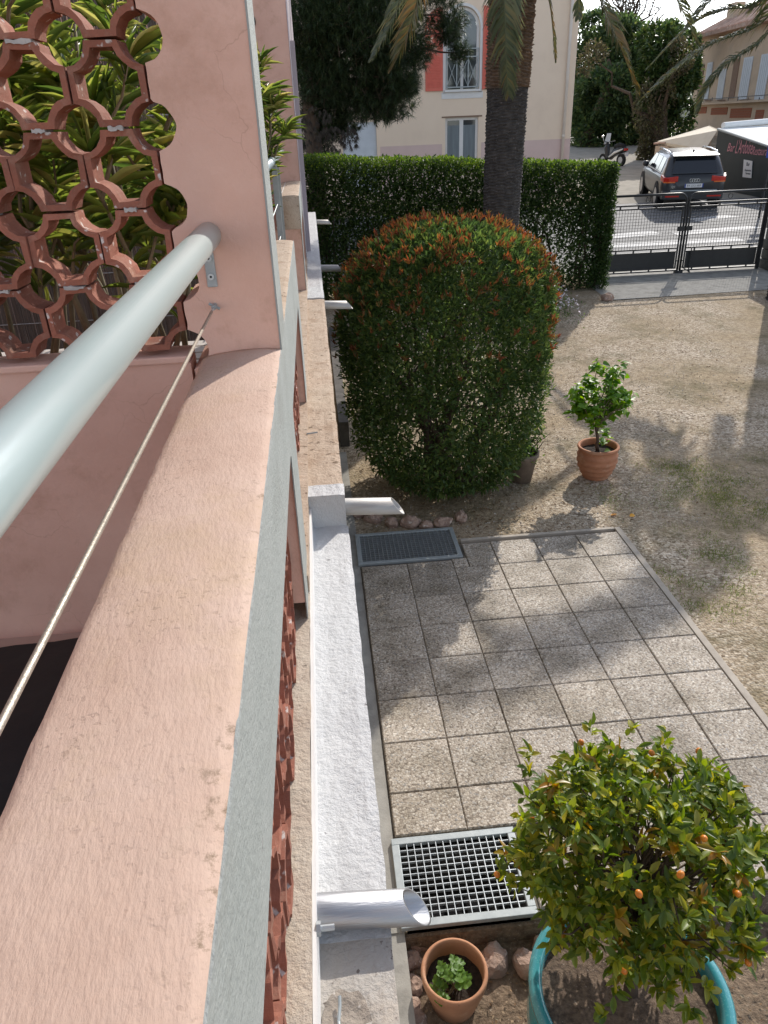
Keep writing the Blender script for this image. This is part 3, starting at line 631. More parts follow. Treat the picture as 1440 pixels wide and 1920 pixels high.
def spout(y, x0, x1, z, label):
    R_ = .034; b = MB(); n = 28; cut = .055
    for rr in (R_, R_-.0035):
        for xx in (0, 1):
            for j in range(n):
                t = 2*math.pi*j/n; cy, cz = rr*math.cos(t), rr*math.sin(t)
                x = x0 if xx == 0 else x1-cut*(cz/R_+1)*.5
                b.v.append((x, y+cy-(x-x0)*.03, z+cz-(x-x0)*.05))
    for j in range(n):
        j2 = (j+1) % n
        b.f += [(j, j2, n+j2, n+j), (2*n+j, 3*n+j, 3*n+j2, 2*n+j2), (n+j, n+j2, 3*n+j2, 3*n+j)]
    o = b.build('drain_spout', 'alu' if y < 1 else 'oldalu', None, origin=(x0, y, z))
    for p in o.data.polygons: p.use_smooth = True
    tag(o, label, 'drain pipe', 'aluminium drain spouts along the ledge')
spout(.925, X0+.008, .128, H-1.358, 'shiny drain spout lying across the ledge above the squarer grating')
spout(2.62, .02, .275, H-1.345, 'dull drain spout at the ledge step above the wide grating')
spout(6.33, .02, .275, H-1.335, 'drain spout where the bare cream ledge ends and shaded white begins')
spout(8.15, .02, .275, H-1.335, 'drain spout on shaded white ledge between two other spouts')
spout(12.4, .02, .275, H-1.335, 'last drain spout at the far end of the white ledge')

# handrail, cable
rail = thing('handrail', 'thick pale grey tubular handrail above the pink parapet', 'handrail', (-.246, YP, H-.217))
b = MB(); b.tube([(-.246, -1.2, H-.217), (-.246, YP-.012, H-.217)], .0292, 48); o = b.build('tube', 'rail', rail, smooth=True)
b = MB(); b.tube([(-.246, YP-.012, H-.217), (-.246, YP+.004, H-.217)], .024, 24); b.build('end_plug', 'greysteel', rail)
br = MB().box(-.266, -.242, YP-.007, YP+.002, H-.335, H-.225).build('bracket', 'greysteel', rail, bevel=.002)
for dz in (-.268, -.31):
    b = MB(); b.tube([(-.254, YP-.0075, H+dz), (-.254, YP-.013, H+dz)], .0075, 12); b.build('screw', 'steel', br)
    b = MB(); b.tube([(-.254, YP-.0131, H+dz), (-.254, YP-.0136, H+dz)], .003, 8); b.build('screw_socket', 'blacksheet', br)
b = MB(); b.tube([(-.2555, -1.2, H-.379), (-.2555, YP-.07, H-.379)], .0034, 8)
cb = thing('safety_cable', 'thin twisted steel cable stretched below the thick handrail', 'cable', (-.2555, YP, H-.379)); b.build('wire', 'cable', cb, smooth=True)
b = MB(); b.tube([(-.2555, YP-.07, H-.379), (-.2555, YP-.02, H-.379)], .0026, 8); b.build('terminal_rod', 'steel', cb)
b = MB(); b.tube([(-.2555, YP-.03, H-.379), (-.2555, YP+.002, H-.379)], .006, 8); b.tube([(-.268, YP-.012, H-.372), (-.243, YP-.012, H-.386)], .0035, 6); b.build('eye_bolt', 'greysteel', cb)
# railing of the gap beyond
r2 = thing('balcony_railing', 'grey metal railing with pale top tube beyond the tall pink pillar', 'railing', (-.25, 6, H-1.31))
b = MB(); b.tube([(-.27, 4.0, H-.217), (-.27, 8.27, H-.217)], .0292, 24); b.build('top_tube', 'rail', r2, smooth=True)
for y in (5.9, 6.35): MB().box(-.275, -.235, y-.012, y+.012, H-1.31, H-.24).build('post', 'greysteel', r2)
for z in (H-.5, H-.72): b = MB(); b.tube([(-.255, 4.0, z), (-.255, 8.29, z)], .004, 6); b.build('wire', 'steel', r2)
b = MB(); b.box(X0+.0005, X0+.045, 8.9, 9.02, H-1.268, H+.77); tag(b.build('box_downpipe', 'lilac', None, origin=(X0, 8.9, H-1.268)), 'flat lilac-grey box downpipe on the far outer wall', 'downpipe')
o = MB().box(.12, .24, 8.6, 13.5, 0, .35).build('low_wall', 'darkconcrete', None); tag(o, 'low dark concrete kerb wall at the building foot behind the bush', 'kerb wall')

# black sheet on the terrace floor
b = MB(); n = 36
for i in range(n+1):
    for j in range(n+1):
        x, y = -2.3+1.95*i/n, -.4+2.2*j/n
        b.v.append((x, y, H-1.302+.02+.03*nz(x*3, y*3, 1)+.018*abs(nz(x*7, y*6, 5))))
b.f = [(i*(n+1)+j, (i+1)*(n+1)+j, (i+1)*(n+1)+j+1, i*(n+1)+j+1) for i in range(n) for j in range(n)]
tag(b.build('black_sheet', 'blacksheet', None, smooth=True), 'crumpled black plastic sheet on the terrace floor', 'plastic sheet')

# ================================================================== PLANTS
def shrub_points(c, prof, n, shell=.35, gap=.0, gs=1.6, seed=0, sq=1.0):
    """points of a shrub: prof = [(z, radius)], most of them near the outside"""
    zs = np.array([p[0] for p in prof]); rs = np.array([p[1] for p in prof]); P = []; D = []
    while len(P) < n:
        z = rng.uniform(zs[0], zs[-1]); R_ = np.interp(z, zs, rs)
        if rng.random() > (R_/rs.max()+.25): continue
        t = rng.uniform(0, 2*math.pi); k = 1-abs(rng.normal(0, shell)) if rng.random() < .85 else rng.random()
        if k < .05: continue
        wv = 1+.10*nz(math.cos(t)*2, math.sin(t)*2, z*1.3)+.09*nz(math.cos(t)*5, math.sin(t)*5, z*4)+.05*nz(math.cos(t)*14, math.sin(t)*14, z*12)
        x, y = c[0]+R_*k*wv*math.cos(t), c[1]+R_*k*wv*math.sin(t)*sq
        if gap and nz(x, y, z+seed*3, gs) < -gap: continue
        slope = np.interp(z+.1, zs, rs)-np.interp(z-.1, zs, rs)
        P.append((x, y, c[2]+z)); D.append((math.cos(t), math.sin(t), .35-slope*2.2))
    return np.array(P), np.array(D)

# big clipped bush with red tips
bc = Vector((1.26, 7.42, 0)); bush = thing('large_bush', 'large rounded evergreen bush with red young shoots on top', 'bush', bc)
prof = [(.08, .50), (.25, .80), (.5, .96), (.9, 1.05), (1.4, 1.07), (1.85, 1.06), (2.2, 1.0), (2.42, .88), (2.58, .70), (2.67, .45), (2.72, .15)]
P, D = shrub_points(bc, prof, 34000, .18, .22, 2.6, 1)
leaves('foliage', P, D*.5+rdir(len(P))*.9, rng.uniform(.045, .085, len(P)), rng.uniform(.020, .034, len(P)), 'bush', bush)
P, D = shrub_points(bc, prof, 26000, .05, .40, 3.0, 3); keep = P[:, 2] > 1.35+.35*rng.normal(0, 1, len(P))
P2, D2 = P[keep], D[keep]; leaves('foliage', P2, D2*.6+rdir(len(P2))*.8+[0, 0, .4], rng.uniform(.045, .08, len(P2)), rng.uniform(.02, .03, len(P2)), 'bush', bush)
P, D = shrub_points(bc, prof, 9000, .012, 0, 1, 5)
wgt = np.clip((P[:, 2]-1.25-.25*P[:, 0]*0)/1.35, 0, 1)**1.5*(.10+1.3*np.array([max(0, nz(*p, 4.2)+.12) for p in P])); keep = rng.random(len(P)) < wgt; P, D = P[keep], D[keep]
PP_, DD_ = [], []
for p, d in zip(P, D):                                              # upright sprays of young leaves
    q = p+np.array([0, 0, .03])+d/np.linalg.norm(d)*.02
    q = q+d/np.linalg.norm(d)*max(0, rng.normal(0, .025))
    for _ in range(6): PP_.append(q+rng.normal(0, .008, 3)); DD_.append(d*.4+np.array([0, 0, .9])+rng.normal(0, .45, 3))
leaves('young_shoots', PP_, DD_, rng.uniform(.045, .085, len(PP_)), rng.uniform(.013, .022, len(PP_)), 'redtip', bush)
for k in range(11):
    t = 2*math.pi*k/11+.3; base = bc+Vector((.16*math.cos(t*2.1), .16*math.sin(t*1.7)-.15, -.02)); tip = bc+Vector((.75*math.cos(t), .75*math.sin(t), random.uniform(1.3, 2.2)))
    b = MB(); b.tube(wob(base, tip, 6, .03), [.045*(1-.13*i) for i in range(7)], 7); b.build('stem', 'bark', bush, smooth=True)
    for _ in range(5):
        a = base.lerp(tip, random.uniform(.25, .9)); e = a+Vector(rng.normal(0, .32, 3))+Vector((0, 0, .15)); b = MB(); b.tube(wob(a, e, 3, .05), [.012, .01, .007, .004], 5); b.build('twig', 'bark', bush)

# hedge along the street
HX0, HX1, HY, HD, HT = -3.0, 6.0, 15.35, .85, 2.72
hedge = thing('hedge', 'tall clipped dark green hedge along the street side of the courtyard', 'hedge', ((HX0+HX1)/2, HY+.4, gz(HY)))
def hedge_face(n, f):
    P = []; D = []
    while len(P) < n:
        x = rng.uniform(HX0, HX1); dep = abs(rng.normal(0, .10)) if rng.random() < .7 else rng.uniform(0, HD)
        if f == 'front': y = HY+dep; z = rng.uniform(.02, 1); d = (0, -1, .3)
        elif f == 'top': y = HY+rng.uniform(0, HD); z = 1-dep*.5; d = (0, -.1, 1)
        elif f == 'core': y = HY+rng.uniform(.15, HD-.1); z = rng.uniform(.05, .95); d = (0, -1, .2)
        elif f == 'back': y = HY+HD-dep; z = rng.uniform(.02, 1); d = (0, 1, .3)
        else: x = HX1-dep*.7; y = HY+rng.uniform(0, HD); z = rng.uniform(.02, 1); d = (1, -.2, .3)
        top = HT+.02+.05*nz(x*1.3, 0, 0)+.06*(6-x)
        zz_ = .33+(top-.33)*z
        bulge = .05*nz(x*.9, zz_*.9, 2)
        # the thin, see-through stretch beside the palm
        thin = math.exp(-((x-4.75)/.75)**2-((zz_-1.0)/.55)**2)
        if f in ('front', 'back', 'core') and rng.random() < thin*.72: continue
        if f == 'front' and nz(x, y*2, zz_, 2.2) < -.45: continue
        P.append((x, y+bulge, zz_)); D.append(d)
    return np.array(P), np.array(D, float)
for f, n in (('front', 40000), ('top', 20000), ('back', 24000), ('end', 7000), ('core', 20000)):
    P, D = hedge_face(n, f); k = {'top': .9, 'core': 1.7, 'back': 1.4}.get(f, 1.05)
    leaves('foliage', P, D*.5+rdir(n)*.9, rng.uniform(.045, .075, n)*k, rng.uniform(.024, .04, n)*k, 'hedgelit' if f == 'top' else 'hedge', hedge)
for i in range(30):
    x = HX0+.15+(HX1-HX0-.3)*i/29; b = MB(); b.tube(wob((x, HY+.4, gz(HY)-.02), (x+random.uniform(-.3, .3), HY+.4+random.uniform(-.2, .2), 2.1), 5, .03), [.03, .028, .024, .02, .014, .008], 6)
    for _ in range(4):
        a = Vector((x, HY+.4, random.uniform(.7, 1.6))); b.tube(wob(a, a+Vector((random.uniform(-.4, .4), random.uniform(-.3, .3), random.uniform(.2, .6))), 3, .06), [.012, .01, .007, .004], 5)
    b.build('stem', 'bark', hedge)

# palms
def frond(pts, nl, ll, mat, parent, droop=.5, width=.034, fold=.25, rad=.022):
    """pts: control points base -> tip; leaflets on both sides"""
    pts = [Vector(p) for p in pts]; n = 28; cur = []
    m = len(pts)-1
    for i in range(n+1):                                              # Catmull-Rom
        t = i/n*m; k = min(int(t), m-1); f = t-k
        p0, p1, p2, p3 = pts[max(k-1, 0)], pts[k], pts[k+1], pts[min(k+2, m)]
        cur.append(.5*((2*p1)+(p2-p0)*f+(2*p0-5*p1+4*p2-p3)*f*f+(3*p1-p0-3*p2+p3)*f*f*f))
    b = MB(); b.tube(cur, [rad*(1-.85*i/n) for i in range(n+1)], 6)
    nl = int(nl*1.7)
    for i in range(nl):
        s = .12+.88*(i+.5)/nl; k = min(int(s*n), n-1); p = cur[k].lerp(cur[k+1], s*n-k); d = (cur[k+1]-cur[k]).normalized()
        side = d.cross(Vector((0, 0, 1)));
        if side.length < .15: side = d.cross(Vector((.4, 1, 0)))
        side.normalize(); up = side.cross(d)
        L = ll*1.15*(math.sin(math.pi*min(1, .18+.80*s))**.6)*random.uniform(.85, 1.1)
        for sg in (-1, 1):
            ld = (side*sg*(1.0-.25*s)+d*(.62+.3*s)+up*fold*random.uniform(.6, 1.3)+Vector(rng.normal(0, .08, 3))).normalized()
            q1 = p+ld*L*.5; q2 = p+ld*L*.93+Vector((0, 0, -droop*L*.32)); wv = (d-ld*d.dot(ld)).normalized()*width*.5
            b.add([p-wv*.5, p+wv*.5, q1+wv, q1-wv, q2], [(0, 1, 2, 3), (3, 2, 4)])
    return b.build('frond', mat, parent)
def palm_trunk(parent, base, top, r0, r1, collar):
    base, top = Vector(base), Vector(top); n = int((top.z-base.z)/.05)
    for nm, mat, a, c, rm in (('trunk', 'palmbark', 0, collar, 1.0), ('leaf_base_collar', 'palmcollar', collar, 1, 1.05)):
        b = MB(); m = 36; i0, i1 = int(a*n*2), int(c*n*2)
        for i in range(i0, i1+1):
            f = i/(2*n); p = base.lerp(top, f); r = (r0+(r1-r0)*f)*rm
            for j in range(m):
                t = 2*math.pi*j/m; sc = abs(math.sin((f*n*1.0+.5*(int(j/3) % 2))*math.pi)); jag = .020*sc+.016*nz(math.cos(t)*4, math.sin(t)*4, f*60)+.02*nz(math.cos(t)*9, math.sin(t)*9, f*150)
                if nm != 'trunk': jag *= 1.7
                b.v.append((p.x+(r+jag)*math.cos(t), p.y+(r+jag)*math.sin(t), p.z))
        k = i1-i0
        b.f = [(i*m+j, i*m+(j+1) % m, (i+1)*m+(j+1) % m, (i+1)*m+j) for i in range(k) for j in range(m)]+[tuple(k*m+j for j in range(m))]
        b.build(nm, mat, parent)
PX, PY = 3.33, 14.0
palm = thing('palm_tree', 'tall palm with thick dark ringed trunk in front of the hedge', 'palm tree', (PX, PY, gz(PY)))
palm_trunk(palm, (PX, PY, gz(PY)-.05), (3.44, PY, 6.6), .30, .345, .60)
ct = Vector((3.44, PY, 6.75))
def ap(u, v, y): return at_y(u, v, y)
def crown(parent, ct, specs):
    for pts, nl, ll, mat, dr in specs: frond([ct]+pts, nl, ll, mat, parent, dr)
crown(palm, ct, [
 ([ct+Vector((-.9, -.5, .35)), ap(800, -60, 13.1), ap(765, 60, 12.9), ap(735, 128, 12.9)], 62, .46, 'palmy', .6),
 ([ct+Vector((-1.0, -.2, .3)), ap(770, -60, 13.6), ap(735, 40, 13.5), ap(700, 108, 13.4)], 52, .40, 'palm', .8),
 ([ct+Vector((0, -.75, .1)), ap(950, -60, 13.15), ap(948, 70, 13.2), ap(953, 178, 13.3)], 62, .42, 'palm', .9),
 ([ct+Vector((.5, -.6, .2)), ap(1016, -90, 13.3), ap(1033, 20, 13.2), ap(1041, 116, 13.2)], 46, .17, 'palmy', .9),
 ([ct+Vector((.7, -.5, .25)), ap(1062, -80, 13.3), ap(1082, -20, 13.3), ap(1084, 34, 13.3)], 40, .22, 'palm', .9),
 ([ct+Vector((.9, -.3, .45)), ap(1055, -110, 13.2), ap(1120, -10, 12.9), ap(1160, 80, 12.6), ap(1194, 170, 12.5)], 84, .42, 'palmy', .8),
 ([ct+Vector((1.2, -.4, .6)), ap(1180, -130, 13.8), ap(1260, -20, 13.7), ap(1306, 82, 13.6)], 80, .52, 'palm', .7),
 ([ct+Vector((-1.0, .5, .7)), ct+Vector((-2.1, 1.0, .3)), ct+Vector((-2.9, 1.4, -.9))], 70, .45, 'palm', .5),
 ([ct+Vector((.3, 1.0, .7)), ct+Vector((.7, 2.1, .4)), ct+Vector((1.0, 3.0, -.7))], 70, .45, 'palm', .5),
 ([ct+Vector((-.3, 1.0, .9)), ct+Vector((-.7, 1.9, .9)), ct+Vector((-1.2, 2.8, -.2))], 70, .45, 'palm', .5),
 ([ct+Vector((.8, .6, 1.0)), ct+Vector((1.7, 1.2, 1.2)), ct+Vector((2.7, 1.8, .3))], 70, .45, 'palm', .5),
 ([ct+Vector((-.5, -.4, 1.2)), ct+Vector((-1.3, -1.0, 1.8)), ct+Vector((-2.2, -1.6, 1.6))], 70, .45, 'palm', .5)])
P2 = Vector((9.0, 13.9, gz(13.9)))
palm2 = thing('palm_tree', 'palm whose arching fronds reach in over the street gate', 'palm tree', P2)
palm_trunk(palm2, (P2.x, P2.y, P2.z-.05), (P2.x, P2.y, 5.6), .30, .33, .6)
c2_ = Vector((P2.x, P2.y, 5.8))
crown(palm2, c2_, [
 ([c2_+Vector((-.8, .3, .30)), ap(1440, 32, 14.8), ap(1330, 85, 15.0), ap(1245, 150, 15.1), ap(1200, 192, 15.2)], 90, .40, 'palm', .9),
 ([c2_+Vector((-.6, .2, .1)), ap(1440, 62, 14.4), ap(1365, 118, 14.4), ap(1325, 165, 14.4), ap(1308, 212, 14.4)], 80, .28, 'palm', .9),
 ([c2_+Vector((-.8, .6, .75)), ap(1440, -5, 15.0), ap(1360, 18, 15.4), ap(1295, 48, 15.6), ap(1215, 128, 15.8)], 90, .38, 'palm', .9),
 ([c2_+Vector((-.9, .4, .9)), ap(1420, -50, 14.6), ap(1340, -5, 14.6), ap(1290, 50, 14.6)], 80, .42, 'palm', .8)]+
 [([c2_+Vector((1.05*math.cos(a), 1.05*math.sin(a), .75+l)), c2_+Vector((2.2*math.cos(a), 2.2*math.sin(a), .9+l*1.5)), c2_+Vector((3.2*math.cos(a), 3.2*math.sin(a), .1+l*1.2))], 90, .5, 'palm', .5)
  for a, l in [(math.radians(d), lift) for d, lift in ((335, 0), (10, .2), (40, .1), (70, .3), (100, .1), (155, .9), (186, .2))]])

# pine at the left behind the hedge
PNY = 20.5; pine = thing('pine_tree', 'dark spreading pine in front of the beige house', 'pine tree', (.1, PNY, gz(PNY)))
tb = Vector((.1, PNY, gz(PNY)-.05)); tt = Vector((.3, PNY, 9.2)); b = MB(); b.tube(wob(tb, tt, 8, .01), [.26-.022*i for i in range(9)], 12); b.build('trunk', 'bark', pine, smooth=True)
blobs = [(600, 30, 95, 60), (690, 10, 110, 70), (770, -20, 90, 60), (650, 110, 110, 60), (600, 140, 70, 60), (720, 130, 70, 55), (640, 195, 75, 45), (700, 205, 60, 22), (735, 190, 45, 35), (600, 215, 40, 40), (610, 255, 30, 28), (640, 235, 40, 22), (838, 62, 24, 22), (772, 98, 34, 30), (845, 40, 28, 30), (560, 90, 60, 110), (585, 285, 30, 25), (650, -90, 160, 60), (760, 160, 25, 22), (862, 100, 14, 18), (660, 60, 120, 70), (740, 70, 80, 60), (700, 160, 80, 40)]
TP_, TD_ = [], []
area = sum(a[2]*a[3] for a in blobs)
for bi, (u, v, ru, rv) in enumerate(blobs):
    ypl = PNY+random.uniform(-1.0, .8); c = at_y(u, v, ypl); pm = (at_y(u+100, v, ypl)-c).length/100; rx, rz = ru*pm, rv*pm
    b = MB(); st = tb.lerp(tt, min(.95, max(.2, (c.z+.3)/9.2))); b.tube(wob(st, c, 6, .03), [.06, .052, .045, .036, .028, .02, .012], 6); b.build('limb', 'bark', pine)
    for _ in range(int(7000*ru*rv/area*1.3)+40):
        d = rdir(1)[0]*rng.random()**.4; q = np.array(c)+d*[rx, (rx+rz)*.45, rz]
        if nz(*q, 1.1) < -.45: continue
        TP_.append(q); TD_.append(np.array([d[0], d[1]*.8, .25+d[2]*.4])+rng.normal(0, .35, 3))
TP_, TD_ = np.array(TP_), np.array(TD_); K = 26
pos = np.repeat(TP_, K, 0); dd = np.repeat(TD_/np.linalg.norm(TD_, axis=1)[:, None], K, 0); off = rng.uniform(-.07, .12, (len(pos), 1))
pos = pos+dd*off; nd = dd*.8+rdir(len(pos))*.75
leaves('needles', pos, nd, rng.uniform(.11, .19, len(pos)), .013, 'pine', pine, 'blade')
kk = rng.random(len(TP_)) < .9; 
b = MB()
for q, d in list(zip(TP_, TD_))[::6]:
    d = Vector(d).normalized(); q = Vector(q); b.tube([q-d*.25, q+d*.1], [.007, .003], 4, False)
b.build('twigs', 'bark', pine)
dpos = []
for (u, v, ru, rv) in ((590, 232, 28, 26), (575, 260, 18, 30), (620, 262, 24, 20), (655, 258, 14, 16)):
    c = at_y(u, v, PNY-1.2); pm = .0145
    for _ in range(70): dpos.append(np.array(c)+rdir(1)[0]*[ru*pm, .3, rv*pm])
dpos = np.repeat(np.array(dpos), 24, 0); leaves('dry_needles', dpos, rdir(len(dpos))*.7+[0, 0, -.9], rng.uniform(.09, .15, len(dpos)), .007, 'pinedry', pine, 'blade')

# trees at the end of the lane
def tree(name, label, base, spots, n, mat, lsz, trunk, ypl, group=None, gap=.3):
    t = thing(name, label, 'tree', base, group); base = Vector(base); top = Vector(at_y(*trunk, ypl)) if trunk else None
    if top is not None:
        b = MB(); b.tube(wob(base-Vector((0, 0, .1)), top, 7, .025), [.38-.04*i for i in range(8)], 10); b.build('trunk', 'bark', t, smooth=True)
    tot = sum(s[2]*s[3] for s in spots); P = []; D = []
    for (u, v, ru, rv, dy) in spots:
        c = np.array(at_y(u, v, ypl+dy)); pm = (at_y(u+100, v, ypl)-at_y(u, v, ypl)).length/100
        if top is not None: b = MB(); s = base.lerp(top, random.uniform(.5, .95)); b.tube(wob(s, Vector(c), 5, .05), [.12, .1, .08, .06, .04, .02], 6); b.build('limb', 'bark', t)
        for _ in range(int(n*ru*rv/tot)):
            d = rdir(1)[0]; k = 1-abs(rng.normal(0, .22)); q = c+d*k*np.array([ru*pm, .8*ru*pm, rv*pm])*(1+.2*nz(*(d*3), u))
            if nz(*q, .8) < -gap: continue
            P.append(q); D.append(d*.6+rng.normal(0, .5, 3))
    leaves('crown', P, D, rng.uniform(.7, 1.3, len(P))*lsz, rng.uniform(.4, .7, len(P))*lsz, mat, t); return t
g = at_g(1120, 285)
tree('evergreen_tree', 'broad dense evergreen mass behind the parked scooter', (g.x+.5, g.y+4, gz2(g.y+4)), [(1130, 260, 55, 45, 0), (1170, 215, 60, 55, 1), (1110, 200, 45, 60, 2), (1150, 140, 60, 50, 2), (1200, 165, 45, 60, 1), (1190, 260, 40, 40, 0), (1105, 130, 35, 45, 3), (1180, 95, 55, 45, 2), (1125, 80, 35, 35, 3), (1215, 115, 40, 45, 2), (1100, 230, 30, 40, 1), (1225, 240, 35, 50, 1), (1140, 180, 60, 50, 0), (1160, 60, 50, 28, 3), (1210, 75, 35, 25, 3), (1095, 75, 30, 45, 4), (1120, 50, 32, 28, 5), (1250, 70, 35, 30, 5), (1290, 100, 25, 40, 6)], 52000, 'tree', .27, (1160, 120), g.y+4)
tree('ivy_tree', 'ivy-wrapped tree with a bare brown trunk at the lane corner', (at_g(1244, 292).x, at_g(1244, 292).y, at_g(1244, 292).z), [(1240, 95, 35, 40, 0), (1265, 140, 35, 40, 0), (1225, 150, 28, 45, 0), (1285, 175, 25, 50, .5), (1265, 225, 35, 40, 1), (1230, 75, 40, 25, 1), (1290, 130, 22, 40, .5), (1250, 180, 30, 40, 1)], 15000, 'ivy', .24, (1238, 110), 41)
tree('thicket', 'brownish dry ivy tangle in front of the bare brown trunk', (at_g(1225, 296).x, at_g(1225, 296).y-.6, at_g(1225, 296).z), [(1215, 200, 26, 45, 0), (1240, 175, 24, 40, 0), (1222, 250, 20, 40, 0), (1110, 110, 30, 30, 2), (1275, 105, 28, 30, 0)], 4200, 'drytree', .17, (1225, 210), 40, gap=.15)
tree('low_shrub', 'low reddish shrub against the end of the tiled garden wall', (at_g(1212, 300).x, at_g(1212, 300).y, at_g(1212, 300).z), [(1212, 272, 14, 22, 0), (1206, 290, 12, 12, 0)], 700, 'drytree', .16, None, at_g(1212, 300).y)
bt = thing('bare_tree', 'leafless winter tree showing against the sky above the evergreens', 'tree', (23, 56, gz2(56)))
base = Vector((23, 56, gz2(56)-.1)); fork = Vector(at_y(1180, 90, 56)); b = MB(); b.tube(wob(base, fork, 6, .02), [.3, .28, .25, .22, .19, .16, .13], 8); b.build('trunk', 'bark', bt)
b = MB()
for _ in range(26):
    e = at_y(random.uniform(1130, 1260), random.uniform(-60, 50), 56+random.uniform(-2, 2)); pts = wob(fork+Vector((0, 0, random.uniform(-1, 1))), e, 5, .05); b.tube(pts, [.09, .075, .06, .045, .03, .015], 5)
    for _ in range(7):
        a = pts[random.randint(2, 5)]; b.tube(wob(a, a+Vector((random.uniform(-1.2, 1.2), random.uniform(-.6, .6), random.uniform(.1, 1.4))), 3, .08), [.03, .024, .018, .01], 4)
b.build('branches', 'bark', bt)

# wooded rise far behind
hl = MB(); n = 60
for i in range(n+1):
    x = -60+260*i/n
    for j in range(8): hl.v.append((x, 105+14*j, gz2(100)+(0 if j == 0 else (9+5*nz(x*.03, j*.2, 1)+1.5*nz(x*.2, j, 2))*math.sin(min(1, j/4)*math.pi/2)+.8*nz(x*.7, j*3, 5))))
hl.f = [(i*8+j, (i+1)*8+j, (i+1)*8+j+1, i*8+j+1) for i in range(n) for j in range(7)]
struct(hl.build('hill', 'hillgreen', smooth=True))
# oleanders behind the screen
def oleander(base, stems, label, hmax, spread, dens=1.0, lean=(0, 0)):
    t = thing('oleander', label, 'shrub', base, 'oleanders on the neighbouring terrace'); base = Vector(base); P, D = [], []
    for i in range(stems):
        a = 2*math.pi*i/stems+random.uniform(-.3, .3); h = hmax*random.uniform(.6, 1); top = base+Vector((spread*math.cos(a)+lean[0]*h, spread*math.sin(a)+lean[1]*h, h)); pts = wob(base+Vector((.06*math.cos(a), .06*math.sin(a), 0)), top, 7, .018)
        b = MB(); b.tube(pts, [.012-.001*k for k in range(8)], 6); b.build('stem', 'stem', t, smooth=True)
        br = [pts]
        for _ in range(3):
            s = pts[random.randint(3, 6)]; e = s+Vector((random.uniform(-.2, .2), random.uniform(-.2, .2), random.uniform(.12, .35))); q = wob(s, e, 4, .03); b = MB(); b.tube(q, [.007, .006, .005, .004, .003], 5); b.build('twig', 'stem', t); br.append(q)
        for q in br:
            m = len(q)-1
            for k in range(int(9*dens)):
                f = 1-random.random()**1.6*.5; j = min(int(f*m), m-1); p = q[j].lerp(q[j+1], f*m-j); ax = (q[j+1]-q[j]).normalized()
                for r in range(3):
                    an = random.uniform(0, 6.28); sd = Vector((math.cos(an), math.sin(an), 0)); P.append(tuple(p)); D.append(tuple(sd*.8+ax*random.uniform(.2, 1.1)))
    n = len(P); leaves('leaf_mass', P, D, rng.uniform(.11, .19, n), rng.uniform(.008, .014, n), 'oleander', t, 'lance', roll=.8)
zf = H-1.31
for (x, y, s, lab, hm, sp) in ((-.62, 2.55, 9, 'oleander in pale planter seen through the round holes by the pillar', 1.75, .34), (-1.05, 2.7, 9, 'oleander second from the pillar behind the terracotta screen', 1.65, .36), (-1.55, 2.75, 8, 'bushy oleander behind the terracotta screen furthest from the pillar', 1.8, .36), (-.9, 3.7, 7, 'taller oleander standing behind the planter row', 1.9, .35)):
    oleander((x, y, zf+.32), s, lab, hm-.32, sp, 1.25)
oleander((-.52, 5.9, zf+.20), 10, 'oleander leaning out beside the pale balcony railing tube', 1.75, .20, 1.5, (.09, 0))
for x, pn_ in ((-.62, 'right beside the pink pillar'), (-1.05, 'between two other planter boxes'), (-1.55, 'furthest from the pink pillar')):
    pl = thing('planter_box', 'pale oleander planter box behind the terracotta screen, '+pn_, 'planter', (x, 2.65, zf), 'planter boxes behind the terracotta screen')
    b = MB(); a, c_, d_, e_ = x-.19, x+.19, 2.45, 2.87
    b.box(a, c_, d_, d_+.025, zf, zf+.36); b.box(a, c_, e_-.025, e_, zf, zf+.36); b.box(a, a+.025, d_+.025, e_-.025, zf, zf+.36); b.box(c_-.025, c_, d_+.025, e_-.025, zf, zf+.36); b.build('box', 'planter', pl)
    MB().box(a+.025, c_-.025, d_+.025, e_-.025, zf+.05, zf+.32).build('soil', 'darksoil', pl)
pl = thing('planter_pot', 'dark pot at the foot of the leaning oleander', 'plant pot', (-.52, 5.9, zf)); b = MB(); b.lathe([(.14, 0), (.18, .25), (.19, .27), (.165, .27), (.15, .2), (0, .2)], (-.52, 5.9, zf), 24, True); b.build('pot', 'greypot', pl, smooth=True)
rs_ = thing('reed_screen', 'dark grey reed fencing behind the oleanders', 'fence', (-1.6, 5.2, zf))
b = MB()
for i in range(340):
    x = -3.2+i*.0078; b.tube([(x, 5.2+random.uniform(-.006, .006), zf), (x+random.uniform(-.01, .01), 5.2+random.uniform(-.006, .006), H+1.25+random.uniform(-.03, .03))], .0048, 4, False)
stuff(b.build('reeds', 'reed', rs_))
for k in range(9): b = MB(); b.tube([(-3.2, 5.193, zf+.2+.3*k), (-.55, 5.193, zf+.2+.3*k)], .003, 4); b.build('binding_wire', 'greysteel', rs_)
for k in range(3): MB().box(-3.2, -.5, 4.6+.16*k, 4.72+.16*k, zf+.40, zf+.42) if False else None
bn = thing('slatted_bench', 'pale slatted bench behind the oleander planters', 'bench', (-1.3, 3.3, zf))
for k in range(4): MB().box(-2.2, -.45, 3.12+.11*k, 3.21+.11*k, zf+.40, zf+.43).build('slat', 'planter', bn)
for x in (-2.1, -1.3, -.55):
    for y in (3.14, 3.5): MB().box(x-.025, x+.025, y-.025, y+.025, zf, zf+.40).build('leg', 'planter', bn)

